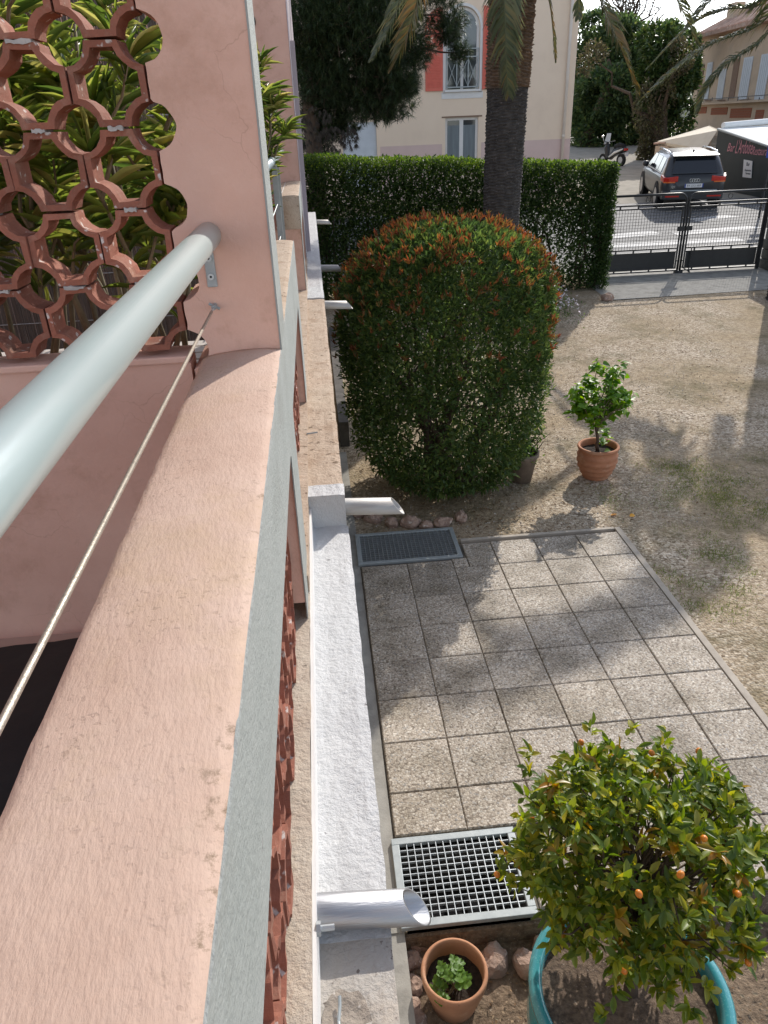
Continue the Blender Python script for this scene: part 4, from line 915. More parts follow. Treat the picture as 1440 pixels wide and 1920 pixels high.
# pots
def pot(name, label, cat, c, prof, mat, soilz, soilr, soilmat, rings=0):
    t = thing(name, label, cat, c); b = MB(); b.lathe(prof, c, 56, True); b.build('pot', mat, t, smooth=True)
    b = MB(); c = Vector(c); n, m = 10, 40
    b.v.append((c.x, c.y, c.z+soilz+.01))
    for i in range(1, n+1):
        for j in range(m):
            a = 2*math.pi*j/m; r = soilr*i/n; x, y = c.x+r*math.cos(a), c.y+r*math.sin(a); b.v.append((x, y, c.z+soilz+.012*nz(x*14, y*14, 1)+.006*nz(x*40, y*40, 2)))
    b.f = [(0, 1+j, 1+(j+1) % m) for j in range(m)]+[(1+i*m+j, 1+i*m+(j+1) % m, 1+(i+1)*m+(j+1) % m, 1+(i+1)*m+j) for i in range(n-1) for j in range(m)]
    b.build('soil', soilmat, t, smooth=True); return t
# clay pot with bright shrub
pc = at_g(1116, 893); pc.z = 0
prof = [(.125, 0)]
for i in range(26):
    f = i/25; prof.append((.135+.085*math.sin(f*2.25)**.9*1.0-.004+.009*(1 if i % 5 == 0 else (.45 if i % 5 in (1, 4) else 0)), .005+.335*f))
prof += [(.222, .345), (.228, .362), (.222, .378), (.20, .378), (.192, .36), (.19, .30)]
pot('clay_pot', 'ribbed terracotta pot standing on the gravel beyond the patio corner', 'plant pot', pc, prof, 'clay', .31, .195, 'darksoil')
sh = thing('potted_shrub', 'small bright green leafy shrub growing in ribbed terracotta pot', 'shrub', pc+Vector((0, 0, .31)))
b = MB(); b.tube(wob(pc+Vector((0, 0, .30)), pc+Vector((-.02, 0, .66)), 5, .05), [.022, .02, .018, .018, .016, .014], 8); b.build('stem', 'bark', sh, smooth=True)
Pp, Dd = [], []; cc = pc+Vector((-.04, 0, .86))
for i in range(34):
    d = rdir(1)[0]; d[2] = d[2]*.8+.15; e = cc+Vector(d*np.array([.32, .32, .28])*random.uniform(.5, 1.0))
    if i < 3: e = cc+Vector(((-.06, .17, .05)[i], 0, (.40, .36, .33)[i]))
    b = MB(); b.tube(wob(pc+Vector((-.02, 0, random.uniform(.55, .68))), e, 4, .04), [.009, .008, .006, .005, .003], 5); b.build('twig', 'stem', sh)
    for k in range(24): an = random.uniform(0, 6.28); Pp.append(tuple(e+Vector(rng.normal(0, .035, 3)))); Dd.append((math.cos(an), math.sin(an), random.uniform(-.5, .35)))
for i in range(26): an = random.uniform(0, 6.28); Pp.append(tuple(pc+Vector((.05, -.02, .42+random.uniform(-.05, .15)))+Vector(rng.normal(0, .03, 3)))); Dd.append((math.cos(an), math.sin(an), random.uniform(-.2, .6)))
leaves('leaf_mass', Pp, Dd, rng.uniform(.055, .10, len(Pp)), rng.uniform(.045, .075, len(Pp)), 'lime', sh, 'heart')
# second pot half hidden by the bush
p2 = at_g(978, 900); p2.z = 0
pot('weathered_pot', 'weathered brown tapered pot half hidden by the big bush', 'plant pot', p2, [(.105, 0), (.155, .28), (.175, .30), (.178, .35), (.155, .35), (.145, .29)], 'greypot', .30, .146, 'darksoil')
tw = thing('twiggy_plant', 'nearly bare twiggy plant with few green shoots in weathered pot', 'plant', p2+Vector((0, 0, .3)))
for e in ((.22, -.02, .62), (.30, .0, .55), (.16, .1, .70), (.25, -.08, .48), (-.05, 0, .6)):
    b = MB(); b.tube(wob(p2+Vector((.03, 0, .29)), p2+Vector(e), 5, .06), [.009, .008, .007, .006, .004, .002], 5); b.build('twig', 'bark', tw)
Pp = np.array(p2)+[0.02, -.04, .36]+rng.normal(0, .07, (150, 3)); leaves('leaf_mass', Pp, rdir(150)+[0, 0, .5], rng.uniform(.03, .055, 150), .02, 'lime', tw)
# small geranium pot
p3 = at_z(852, 1822, .10); p3.z = -.13
prof = [(.105, 0), (.135, .12), (.153, .20), (.156, .232), (.154, .243), (.147, .248), (.139, .246), (.136, .232), (.13, .12)]
prof = [(r, z) for r, z in prof]
t = pot('small_clay_pot', 'small plain terracotta pot beside the squarer grating', 'plant pot', p3, prof, 'clay2', .15, .132, 'darksoil')
ge = thing('geranium', 'small green geranium in small plain terracotta pot', 'plant', p3+Vector((0, 0, .15)))
for i in range(26):
    a = random.uniform(0, 6.28); r = random.uniform(.0, .11); e = p3+Vector((-.02+r*math.cos(a), -.025+r*math.sin(a), .15+random.uniform(.05, .115)))
    s = p3+Vector((random.uniform(-.05, .03), random.uniform(-.05, .03), .145)); b = MB(); b.tube(wob(s, e, 3, .05), [.003, .0026, .0024, .002], 5); b.build('stalk', 'stem', ge)
    b = MB(); m = 20; R_ = random.uniform(.019, .030); tl = Vector((random.uniform(-.4, .4), random.uniform(-.4, .4), 1)).normalized(); ax = tl.orthogonal().normalized(); ay = tl.cross(ax); b.v.append(tuple(e))
    for j in range(m): q = 2*math.pi*j/m; rr = R_*(1+.14*math.cos(q*5))*(.35 if j == 0 else 1); b.v.append(tuple(e+(ax*math.cos(q)+ay*math.sin(q))*rr+tl*(.006+.004*math.cos(q*5))))
    b.f = [(0, 1+j, 1+(j+1) % m) for j in range(m)]; b.build('leaf', 'geranium', ge, smooth=True)
# large turquoise pot with kumquat
p4 = at_z(1180, 1858, .46); p4.z = -.13; RT = .395
prof = [(.24, 0), (.30, .06), (.375, .22), (.395, .34), (.388, .43), (.36, .495), (.352, .515), (.362, .535), (.392, .552), (.402, .572), (.40, .592), (.388, .604), (.368, .606), (.352, .596), (.345, .57), (.342, .50)]
pot('turquoise_pot', 'large glazed turquoise pot standing in the flower bed', 'plant pot', p4, prof, 'blue', .53, .35, 'potsoil')
kq = thing('kumquat_tree', 'leafy kumquat bush with small orange fruits in large turquoise pot', 'kumquat bush', p4+Vector((0, 0, .53)))
kc = at_z(1196, 1600, 1.02); kr = np.array([.50, .46, .42]); b = MB(); tr0 = p4+Vector((.02, .02, .50)); b.tube(wob(tr0, tr0.lerp(kc, .62), 5, .02), [.030, .027, .024, .022, .020, .018], 9); b.build('trunk', 'bark', kq, smooth=True)
fork = tr0.lerp(kc, .5); Pp, Dd, Py, Dy, tips = [], [], [], [], []
while len(tips) < 640:
    d = rdir(1)[0]; k = 1-abs(rng.normal(0, .26)); k *= 1+.18*nz(*(d*2.2), 3)
    if k < .25: continue
    q = np.array(kc)+d*k*kr
    if q[2] < .62 and rng.random() < .45: continue
    if nz(*q, 4.5) < -.33: continue
    tips.append((q, d))
for (u, v, z) in ((935, 1630, .85), (945, 1600, .9), (960, 1660, .82), (990, 1405, .98), (985, 1440, .95), (1000, 1480, .92), (1105, 1360, 1.12), (1180, 1360, 1.15), (1250, 1375, 1.2), (1050, 1690, .85), (1330, 1860, .72), (1230, 1850, .75), (1150, 1860, .78), (1130, 1905, .72), (1400, 1800, .8), (1300, 1900, .7)):
    q = np.array(at_z(u, v, z)); d = q-np.array(kc); tips.append((q, d/np.linalg.norm(d)))
for ti, (q, d) in enumerate(tips):
    if ti % 6 == 0: b = MB(); b.tube(wob(fork.lerp(kc, rng.random()*.8), Vector(q), 4, .05), [.007, .006, .005, .0035, .002], 5); b.build('twig', 'bark', kq)
    yel = rng.random() < .10
    ax = d*.7+np.array([0, 0, .55])
    for k in range(10):
        p = q-ax*.055*rng.random()+rng.normal(0, .006, 3); v = rdir(1)[0]*.95+ax*.55
        if yel and rng.random() < .55: Py.append(p); Dy.append(v)
        else: Pp.append(p); Dd.append(v)
leaves('leaf_mass', Pp, Dd, rng.uniform(.036, .070, len(Pp)), rng.uniform(.017, .029, len(Pp)), 'kumquat', kq, 'oval')
leaves('yellow_leaf_mass', Py, Dy, rng.uniform(.05, .075, len(Py)), rng.uniform(.020, .029, len(Py)), 'kumquaty', kq, 'oval')
fm = bmesh.new(); bmesh.ops.create_uvsphere(fm, u_segments=14, v_segments=9, radius=.0122); 
for v in fm.verts: v.co.z *= 1.2
fme = bpy.data.meshes.new('fruit'); fm.to_mesh(fme); fm.free(); fme.polygons.foreach_set('use_smooth', [True]*len(fme.polygons))
for (u, v, z) in ((1310, 1408, 1.28), (1222, 1412, 1.30), (1045, 1440, 1.08), (1071, 1519, 1.16), (1090, 1392, 1.16), (1380, 1672, 1.2), (1395, 1640, 1.2), (1403, 1804, .95), (1384, 1676, 1.25), (932, 1640, .93), (1198, 1676, 1.32), (1276, 1640, 1.38), (1320, 1572, 1.38), (1170, 1820, .9), (997, 1535, 1.0), (1118, 1752, .95), (1018, 1500, 1.0)):
    o = link('fruit', fme, 'fruit', kq, at_z(u, v, z)); o.rotation_euler = (random.uniform(-.8, .8), random.uniform(-.8, .8), 0)

# white flowers by the hedge foot
wf = at_g(1046, 592); t = thing('flowering_plant', 'low plant with small white-lilac flowers beside the big bush', 'plant', wf); n = 260
P = np.array(wf)+np.column_stack([rng.normal(0, .10, n), rng.normal(0, .4, n), rng.uniform(.03, .42, n)]); leaves('leaf_mass', P, rdir(n)+[0, 0, .6], .07, .02, 'bush', t)
P = np.array(wf)+np.column_stack([rng.normal(0, .10, 70), rng.normal(0, .4, 70), rng.uniform(.2, .5, 70)]); leaves('flowers', np.repeat(P, 3, 0), rdir(210)+[0, 0, .5], .035, .03, 'whiteflower', t)
# stones
def rock(p, s, sq, label, group):
    bm_ = bmesh.new(); bmesh.ops.create_icosphere(bm_, subdivisions=3, radius=1); sd = random.random()*50
    for v in bm_.verts:
        d = v.co.normalized(); k = 1+.35*nz(d.x*1.3+sd, d.y*1.3, d.z*1.3)+.16*nz(d.x*4, d.y*4+sd, d.z*4)+.06*nz(d.x*11, d.y*11, d.z*11+sd); v.co = Vector((d.x*s*k, d.y*s*k*sq, d.z*s*k*.72))
    me = bpy.data.meshes.new('rock'); bm_.to_mesh(me); bm_.free(); o = link('stone', me, 'rock', None, Vector(p)+Vector((0, 0, s*.35))); o.rotation_euler.z = random.uniform(0, 3); tag(o, label, 'stone', group)
for (u, v, s) in ((700, 975, .10), (735, 985, .08), (675, 965, .09), (770, 985, .10), (800, 990, .07), (830, 985, .09), (720, 950, .09), (865, 975, .08)):
    p = at_g(u, v); p.z = 0; rock(p, s, .8, 'pinkish stone edging the ground under the big bush', 'stones around the big bush')
for (u, v, s) in ((775, 1845, .055), (770, 1800, .06), (768, 1890, .06), (925, 1800, .085), (985, 1805, .075), (1020, 1775, .06), (780, 1765, .07), (775, 1915, .06), (1035, 1752, .05)):
    p = at_z(u, v, -.1); p.z = -.13; rock(p, s, .8, 'pinkish stone in the flower bed around the small clay pot', 'stones in the flower bed')
p = at_g(1138, 562); rock(p, .13, .9, 'single stone at the corner of the hedge by the gate', None)
# ground cover and litter
def scatter(n, fn):
    P = []
    while len(P) < n:
        q = fn()
        if q is not None: P.append(q)
    return np.array(P)
def fg():
    x, y = rng.uniform(2.78, 5.5), rng.uniform(3.2, 7.6)
    d = .45*nz(x, y, 0, 1.1)+.6*nz(x, y, 3, 5)+.35*nz(x, y, 8, 12)
    if d < .16 or rng.random() > (1.2-abs(y-5.8)/3): return None
    return (x, y, gz(y)-.003)
NG = 2400*9; P = scatter(2400, fg); P = np.repeat(P, 9, 0)+np.column_stack([rng.normal(0, .07, NG), rng.normal(0, .07, NG), np.zeros(NG)]); P = P[P[:, 0] > 2.76]; NG = len(P)
o = leaves('grass', P, rdir(NG)*.8+[0, 0, .9], rng.uniform(.012, .038, NG), .005, 'grass', None, 'blade'); stuff(o); tag(o, 'sparse short grass and moss growing in the gravel', 'grass')
def fl():
    if rng.random() < .55: x, y = rng.normal(1.2, .9), rng.normal(7.2, .9)
    else: x, y = rng.uniform(.25, 7), rng.uniform(6.1, 15)
    if x < .25 or y < 6.1: return None
    return (x, y, gz(y)+.008)
P = scatter(2600, fl); o = leaves('leaf_litter', P, np.column_stack([rng.normal(0, 1, 2600), rng.normal(0, 1, 2600), rng.normal(0, .15, 2600)]), rng.uniform(.02, .05, 2600), rng.uniform(.008, .02, 2600), 'litter', None); stuff(o); tag(o, 'dry fallen leaves scattered on the gravel around the bush', 'leaf litter')
def fp():
    x, y = rng.uniform(.25, 6.5), rng.uniform(6.1, 13)
    if rng.random() > 1.1-(y-6)/8: return None
    return (x, y, gz(y)+.004)
P = scatter(5000, fp); o = leaves('pebbles', P, np.column_stack([rng.normal(0, 1, 5000), rng.normal(0, 1, 5000), rng.normal(0, .4, 5000)]), rng.uniform(.012, .026, 5000), rng.uniform(.012, .022, 5000), M('pale_pebble', (.50, .44, .37), (.36, .31, .26), 3, .9), None); stuff(o); tag(o, 'small pale pebbles loose on the courtyard gravel', 'pebbles')
def fb():
    return (rng.uniform(.2, 2.6), rng.uniform(1.3, 2.25), -.115)
P = scatter(700, fb); o = leaves('bed_litter', P, np.column_stack([rng.normal(0, 1, 700), rng.normal(0, 1, 700), rng.normal(0, .3, 700)]), rng.uniform(.012, .03, 700), rng.uniform(.006, .016, 700), 'litter', None); stuff(o); tag(o, 'dry crumbs and leaf bits on the flower bed soil', 'litter')
for (u, v) in ((1145, 968), (1180, 970)):
    p = at_g(u, v); o = leaves('fallen_leaf', [tuple(p+Vector((0, 0, .012)))], [(1, .3, .1)], .07, .045, 'yellowleaf', None, 'oval'); tag(o, 'yellow fallen leaf lying on the gravel near the ribbed pot', 'leaf', 'fallen yellow leaves')

# ================================================================== GATE
GY = 16.48; GZ = gz(GY)
def tubepath(b, pts, r, n=8): b.tube(pts, r, n)
def gate_leaf(xh, xm, label):               # hinge side x, middle side x
    g = thing('gate_leaf', label, 'gate', (xh, GY, GZ), 'black steel street gate leaves'); s = 1 if xm > xh else -1; h = 1.60; z0 = GZ+.05
    def bar(nm, x0, x1, za, zb, d=.02): MB().box(min(x0, x1), max(x0, x1), GY-d, GY+d, za, zb).build(nm, 'black', g)
    b = MB(); r = .16; pts = [(xh, GY, z0+h), (xm-s*r, GY, z0+h)]+[(xm-s*r+s*r*math.sin(a), GY, z0+h-r+r*math.cos(a)) for a in [math.pi/2*i/6 for i in range(1, 7)]]+[(xm, GY, z0)]
    b.tube(pts, .024, 10); b.build('frame', 'black', g, smooth=True)
    bar('hinge_stile', xh-.03, xh+.03, GZ, z0+h+.02, .03)
    bar('rail', xh, xm, z0+h-.215, z0+h-.18)
    a0, a1 = xh+s*.05, xm-s*.06
    for za, zb in ((z0+h-.285, z0+h-.255), (z0+.475, z0+.505), (z0+.405, z0+.43), (z0+.055, z0+.085)): bar('rail', a0, a1, za, zb, .016)
    for x in (a0, a1): bar('stile', x-.014, x+.014, z0+.055, z0+h-.255, .014)
    bar('rail', xh, xm, z0, z0+.03)
    MB().box(min(a0, a1)+.03, max(a0, a1)-.03, GY-.004, GY+.004, z0+.085, z0+.405).build('solid_panel', 'black', g)
    b = MB(); x0, x1 = min(a0, a1), max(a0, a1); n = int((x1-x0)/.062)
    for i in range(1, n): x = x0+(x1-x0)*i/n; b.box(x-.0035, x+.0035, GY-.003, GY+.003, z0+.505, z0+h-.285)
    for j in range(1, 13): z = z0+.505+(h-.285-.505)*j/13; b.box(x0, x1, GY-.0065, GY-.0031, z-.0035, z+.0035)
    b.build('wire_mesh', 'black', g)
    for x in [x0+(x1-x0)*(i+.5)/4 for i in range(4)]:
        for za, zb in ((z0+.03, z0+.055), (z0+.43, z0+.475), (z0+h-.255, z0+h-.215)): bar('spacer', x-.014, x+.014, za, zb, .012)
    for z in (z0+.22, z0+.75, z0+1.1): bar('spacer', a1, xm, z-.012, z+.012, .012); bar('spacer', a0, xh, z-.012, z+.012, .012)
    b = MB(); cx = (x0+x1)/2; b.tube([(cx+.05*math.cos(t), GY, z0+h-.09+.05*math.sin(t)) for t in [2*math.pi*i/14 for i in range(15)]], .007, 6, False); b.build('ring_ornament', 'black', g)
    return g
gl = gate_leaf(6.30, 8.005, 'black mesh gate leaf partly behind the hedge end'); gr_ = gate_leaf(9.86, 8.065, 'black mesh gate leaf hinged at the stone gate pillar')
MB().box(7.86, 8.02, GY-.06, GY-.028, GZ+.90, GZ+1.0).build('lock_box', 'black', gl); MB().box(8.05, 8.19, GY-.06, GY-.028, GZ+.90, GZ+1.0).build('lock_box', 'black', gr_)
b = MB(); b.tube([(8.25, GY-.04, GZ+.10), (8.25, GY-.10, GZ+.02)], .014, 6); b.tube([(8.25, GY-.04, GZ+.55), (8.25, GY-.04, GZ+.02)], .012, 6); b.tube([(8.08, GY-.03, GZ+.14), (8.25, GY-.1, GZ+.03)], .01, 6); b.build('drop_bolt', 'black', gr_)
MB().box(7.95, 8.12, GY-.05, GY+.05, GZ, GZ+.06).build('stop_post', 'black', gl)
gp = thing('gate_pillar', 'rough grey stone pillar at the hinge side of the gate', 'pillar', (10.3, GY-.1, GZ))
for k in range(8):
    z = GZ+k*.21; rr = [random.uniform(-.02, .02) for _ in range(3)]; xm_ = 10.25+random.uniform(-.12, .12)
    MB().box(9.98+rr[0], xm_, GY-.42+rr[1], GY+.12, z+.006, z+.204).build('stone_block', 'stone', gp, bevel=.018); MB().box(xm_+.01, 10.62, GY-.42+rr[2], GY+.12, z+.006, z+.204).build('stone_block', 'stone', gp, bevel=.018)
MB().box(10.0, 10.60, GY-.39, GY+.10, GZ-.05, GZ+1.68).build('mortar_core', 'stone', gp)
MB().box(9.90, 10.7, GY-.48, GY+.18, GZ+1.685, GZ+1.75).build('cap_stone', 'stone', gp, bevel=.01)
b = MB(); b.box(10.62, 14.0, GY-.2, GY+.1, GZ, GZ+1.3); tag(b.build('boundary_wall', 'stone', None, origin=(12, GY, GZ)), 'low grey boundary wall continuing past the stone gate pillar', 'wall')
sp_ = at_g(1437, 372); spt = thing('sign_post', 'dark street post carrying a white and a blue sign plate', 'sign', (13.3, 22.6, gz2(22.6)))
b = MB(); b.tube([(13.3, 22.6, gz2(22.6)), (13.3, 22.6, 3.6)], .035, 10); b.build('post', 'black', spt)
MB().box(13.1, 13.5, 22.54, 22.56, 2.78, 3.15).build('white_plate', 'paper', spt); MB().box(13.14, 13.46, 22.54, 22.56, 2.3, 2.62).build('blue_plate', 'bluepaint', spt)

# ================================================================== BEIGE HOUSE
HYF = 30.; HXR = 9.72
hs_ = thing('beige_house', 'beige two-storey house with arched window and coral shutters', 'house', (3, HYF, gz2(HYF)))
def hpx(u, v): return at_y(u, v, HYF)
WX0, WX1 = 5.02, 6.24; ZA, ZS = 6.42, 4.55; RA = (WX1-WX0)/2; xc = (WX0+WX1)/2
def wallbox(x0, x1, z0, z1): MB().box(x0, x1, HYF, HYF+.35, z0, z1).build('wall_panel', 'house', hs_)
zb_, zt_ = .2, 10.
wallbox(-14, 1.25, zb_, zt_); wallbox(1.25, 2.5, 3.65, zt_); wallbox(1.25, 2.5, zb_, 1.3); wallbox(2.5, WX0, zb_, zt_); wallbox(WX0, WX1, zb_, 1.9); wallbox(WX0, WX1, 3.67, ZS); wallbox(WX1, HXR, zb_, zt_)
ps = [WX0+(WX1-WX0)*i/24 for i in range(25)]
MB().strip(ps, [ZA+math.sqrt(max(0, RA*RA-(x-xc)**2)) for x in ps], [zt_]*25, HYF, HYF+.35, lambda p, q, e: (p, e, q)).build('wall_panel', 'house', hs_)
MB().box(HXR-.3, HXR, HYF+.35, HYF+9, zb_, zt_).build('side_wall', 'house', hs_); MB().box(-14, HXR+.3, HYF-.4, HYF+9.3, zt_, zt_+.25).build('eaves', 'trim', hs_)
b = MB(); b.add([(-14.3, HYF-.5, zt_+.26), (HXR+.5, HYF-.5, zt_+.26), (HXR+.5, HYF+9.5, zt_+.26), (-14.3, HYF+9.5, zt_+.26), (-9, HYF+4.5, zt_+2), (HXR-4, HYF+4.5, zt_+2)], [(0, 1, 5, 4), (1, 2, 5), (2, 3, 4, 5), (3, 0, 4)]); b.build('roof', 'rooftile', hs_)
MB().box(WX1+.12, HXR+.003, HYF-.012, HYF-.003, zb_, 2.83).build('plinth', 'mauve', hs_); MB().box(2.62, WX0-.12, HYF-.012, HYF-.003, zb_, 2.83).build('plinth', 'mauve', hs_)
dp = MB(); dp.tube([(9.42, HYF-.09, gz2(30)), (9.42, HYF-.09, zt_)], .055, 12); dpo = dp.build('downpipe', 'pipe', hs_, smooth=True)
for z in (2.9, 4.9, 6.6): b = MB(); b.tube([(9.42, HYF-.09, z), (9.42, HYF-.09, z+.08)], .066, 12); b.build('collar', 'pipe', dpo)
aw = MB().box(WX0-.14, WX1+.14, HYF-.02, HYF-.003, ZS-.28, ZS-.08).build('window', 'trim', hs_)
def arch(r0, r1, y0, y1, nm, mat, par, zlow):
    b = MB(); n = 20; L = [(xc-r1, zlow, xc-r0, zlow)]+[(xc-r1*math.cos(t), ZA+r1*math.sin(t), xc-r0*math.cos(t), ZA+r0*math.sin(t)) for t in [math.pi*i/n for i in range(n+1)]]+[(xc+r1, zlow, xc+r0, zlow)]
    k = 0
    for (ox, oz, ix, iz) in L: b.v += [(ox, y0, oz), (ix, y0, iz), (ox, y1, oz), (ix, y1, iz)]
    for i in range(len(L)-1):
        a, c = 4*i, 4*i+4; b.f += [(a, a+1, c+1, c), (a+2, c+2, c+3, a+3), (a, c, c+2, a+2), (a+1, a+3, c+3, c+1)]
    return b.build(nm, mat, par)
arch(RA+.005, RA+.09, HYF-.02, HYF-.003, 'surround', 'trim', aw, ZS-.1); arch(RA-.10, RA-.002, HYF+.12, HYF+.18, 'frame', 'trim', aw, ZS)
ps2 = [WX0+.1+(WX1-WX0-.2)*i/20 for i in range(21)]; r_ = RA-.1
MB().strip(ps2, [ZS+.02]*21, [ZA+math.sqrt(max(0, r_*r_-(x-xc)**2))+.001 for x in ps2], HYF+.14, HYF+.15, lambda p, q, e: (p, e, q)).build('pane', 'glass', aw)
MB().box(xc-.05, xc+.05, HYF+.11, HYF+.138, ZS, ZA+r_).build('mullion', 'trim', aw); MB().box(WX0-.03, WX1+.03, HYF-.10, HYF+.12, ZS-.07, ZS).build('sill', 'trim', aw)
b = MB()
for z in (ZS+.06, ZS+.98, ZS+1.22): b.box(WX0+.02, WX1-.02, HYF-.02, HYF+.01, z, z+.035)
for x in (WX0+.02, xc-.22, xc+.19, WX1-.05): b.box(x, x+.03, HYF-.018, HYF+.008, ZS+.06, ZS+1.22)
for k in range(2):
    x0, x1 = (WX0+.05, xc-.2) if k == 0 else (xc+.2, WX1-.05)
    for (za, zb) in ((.1, .95), (.95, .1)): b.tube([(x0, HYF-.005, ZS+za), (x1, HYF-.005, ZS+zb)], .011, 4)
for (za, zb) in ((.1, .95), (.95, .1)): b.tube([(xc-.2, HYF-.005, ZS+za), (xc+.2, HYF-.005, ZS+zb)], .011, 4)
b.build('guard_rail', 'greysteel', aw)
for s in (-1, 1):
    xa = WX0-.10 if s < 0 else WX1+.10; xo = xa+s*.62; x0, x1 = min(xa, xo), max(xa, xo)
    tp = lambda x: ZA-.02+math.sqrt(max(0, .62**2-(x-xa)**2))
    ps3 = [x0+(x1-x0)*i/14 for i in range(15)]
    sh_ = MB().strip(ps3, [ZS-.02]*15, [tp(x) for x in ps3], HYF-.055, HYF-.025, lambda p, q, e: (p, e, q)).build('shutter', 'shutter', hs_)
    b = MB(); z = ZS+.1
    while z < ZA+.45:
        e = x1-.07 if s < 0 else x1-.07; lo_ = x0+.07; hi_ = x1-.07
        if z > ZA:
            rr = math.sqrt(max(0, .55**2-(z-ZA)**2)); lo_, hi_ = (max(lo_, xa-rr), hi_) if s < 0 else (lo_, min(hi_, xa+rr))
        if hi_-lo_ > .05: b.add([(lo_, HYF-.056, z+.035), (hi_, HYF-.056, z+.035), (hi_, HYF-.075, z), (lo_, HYF-.075, z), (lo_, HYF-.056, z-.002), (hi_, HYF-.056, z-.002)], [(0, 1, 2, 3), (3, 2, 5, 4)])
        z += .048
    b.build('louvres', 'shutter', sh_)
w2 = MB().box(WX0, WX1, HYF+.10, HYF+.15, 1.9, 1.98).build('window', 'trim', hs_)
for (x0, x1) in ((WX0, WX0+.09), (xc-.07, xc+.07), (WX1-.09, WX1)): MB().box(x0, x1, HYF+.10, HYF+.15, 1.98, 3.67).build('frame', 'trim', w2)
MB().box(WX0+.09, xc-.07, HYF+.10, HYF+.149, 3.58, 3.67).build('frame', 'trim', w2); MB().box(xc+.07, WX1-.09, HYF+.10, HYF+.149, 3.58, 3.67).build('frame', 'trim', w2)
for (x0, x1) in ((WX0+.09, xc-.07), (xc+.07, WX1-.09)): MB().box(x0, x1, HYF+.12, HYF+.13, 1.98, 3.58).build('pane', 'glass', w2); MB().box(x0, x1, HYF+.113, HYF+.117, 1.98, 3.42).build('curtain', 'curtain', w2)
MB().box(WX0-.13, WX1+.13, HYF-.015, HYF-.003, 3.672, 3.72).build('lintel_line', 'brown', hs_)
rs2 = MB().box(1.25, 2.5, HYF+.1, HYF+.12, 1.3, 3.65).build('roller_shutter', 'paleshutter', hs_)
for k in range(30): z = 1.35+k*.077; MB().box(1.26, 2.49, HYF+.088, HYF+.099, z, z+.064).build('slat', 'paleshutter', rs2)

# ================================================================== OCHRE HOUSE far right
PL, PR = at_y(1296, 200, 58), at_y(1500, 195, 43); PL.z = PR.z = 0; wd = (PR-PL).normalized(); wn = Vector((wd.y, -wd.x, 0)); 
if wn.x > 0: wn = -wn
def at_p(u, v, off=0.):
    d = Vector(RM@cray(u, v)); o = Vector((0, 0, H)); q = PL+wn*off; return o+d*((q-o).dot(wn)/d.dot(wn))
oh = thing('ochre_house', 'ochre house with red tiled roof and pale shuttered windows', 'house', (PL.x, PL.y, gz2(PL.y)))
ze = at_p(1380, 58).z; WL = (PR-PL).length+14
b = MB(); b.obox(PL+Vector((0, 0, gz2(58)-2)), wd*WL, -wn*8, (0, 0, ze-gz2(58)+2)); b.build('wall', 'palehouse', oh)
b = MB(); b.obox(PL-wd*.5+wn*.7+Vector((0, 0, ze)), wd*(WL+.5), -wn*1.2, (0, 0, .22)); b.build('cornice', 'rooftile', oh)
b = MB(); q = PL-wd*.6+wn*.2+Vector((0, 0, ze+.23)); b.prism([q, q-wn*4.6+Vector((0, 0, 2.1)), q-wn*9+Vector((0, 0, 0))], wd*(WL+1)); rf = b.build('roof', 'rooftile', oh)
for k in range(int(WL/.42)):
    p = q+wd*(.3+.42*k)+Vector((0, 0, .02)); b = MB(); b.tube([p+wn*.08, p-wn*4.6+Vector((0, 0, 2.12))], .12, 8); b.build('tile_row', 'rooftile', rf)
b = MB(); p = at_p(1362, 30, -1.2); b.obox((p.x, p.y, ze+.3), wd*1.1, -wn*.7, (0, 0, 1.6)); b.build('chimney', 'palehouse', rf)
def onwall(nm, mat, u0, v0, u1, v1, off=.06, par=None, th=.05):
    a, c = at_p((u0+u1)/2, v0, off), at_p((u0+u1)/2, v1, off); l, r = at_p(u0, (v0+v1)/2, off), at_p(u1, (v0+v1)/2, off)
    b = MB(); p = Vector((l.x, l.y, c.z)); b.obox(p, Vector((r.x-l.x, r.y-l.y, 0)), -wn*th, (0, 0, a.z-c.z)); return b.build(nm, mat, par or oh)
for (u0, v0, u1, v1) in ((1322, 118, 1331, 186), (1346, 130, 1357, 186), (1389, 108, 1405, 186), (1421, 102, 1438, 186), (1452, 95, 1474, 186)):
    s = onwall('shutter', 'paleshutter', u0, v0, u1, v1, .07)
    for k in range(1, 5):
        uu = u0+(u1-u0)*k/5; onwall('groove', 'greysteel', uu-.25, v0+3, uu+.25, v1-4, .075, s, .004)
    onwall('sill', 'brown', u0-1, 187, u1+1, 189, .12)
for (u0, v0, u1, v1) in ((1310, 122, 1316, 184), (1371, 111, 1381, 184)): onwall('brown_board', 'brown', u0, v0, u1, v1, .05)
onwall('balcony_slab', 'palehouse', 1290, 189, 1480, 193, .5, None, .5)
bl = onwall('balcony_rail', 'black', 1288, 181.2, 1480, 182.6, .5, None, .04)
for u in (1296, 1312, 1335, 1365, 1383, 1402, 1423, 1445): onwall('baluster', 'black', u-.35, 182.6, u+.35, 189, .5, bl, .03)
for (u0, v0, u1, v1) in ((1300, 201, 1324, 213), (1333, 202, 1363, 215), (1369, 203, 1408, 221), (1416, 206, 1431, 224)):
    pn = onwall('lattice_panel', 'lattice', u0, v0, u1, v1, .03)
    for k in range(1, 4): vv = v0+(v1-v0)*k/4; onwall('course', 'brown', u0, vv-.3, u1, vv+.3, .04, pn, .008)

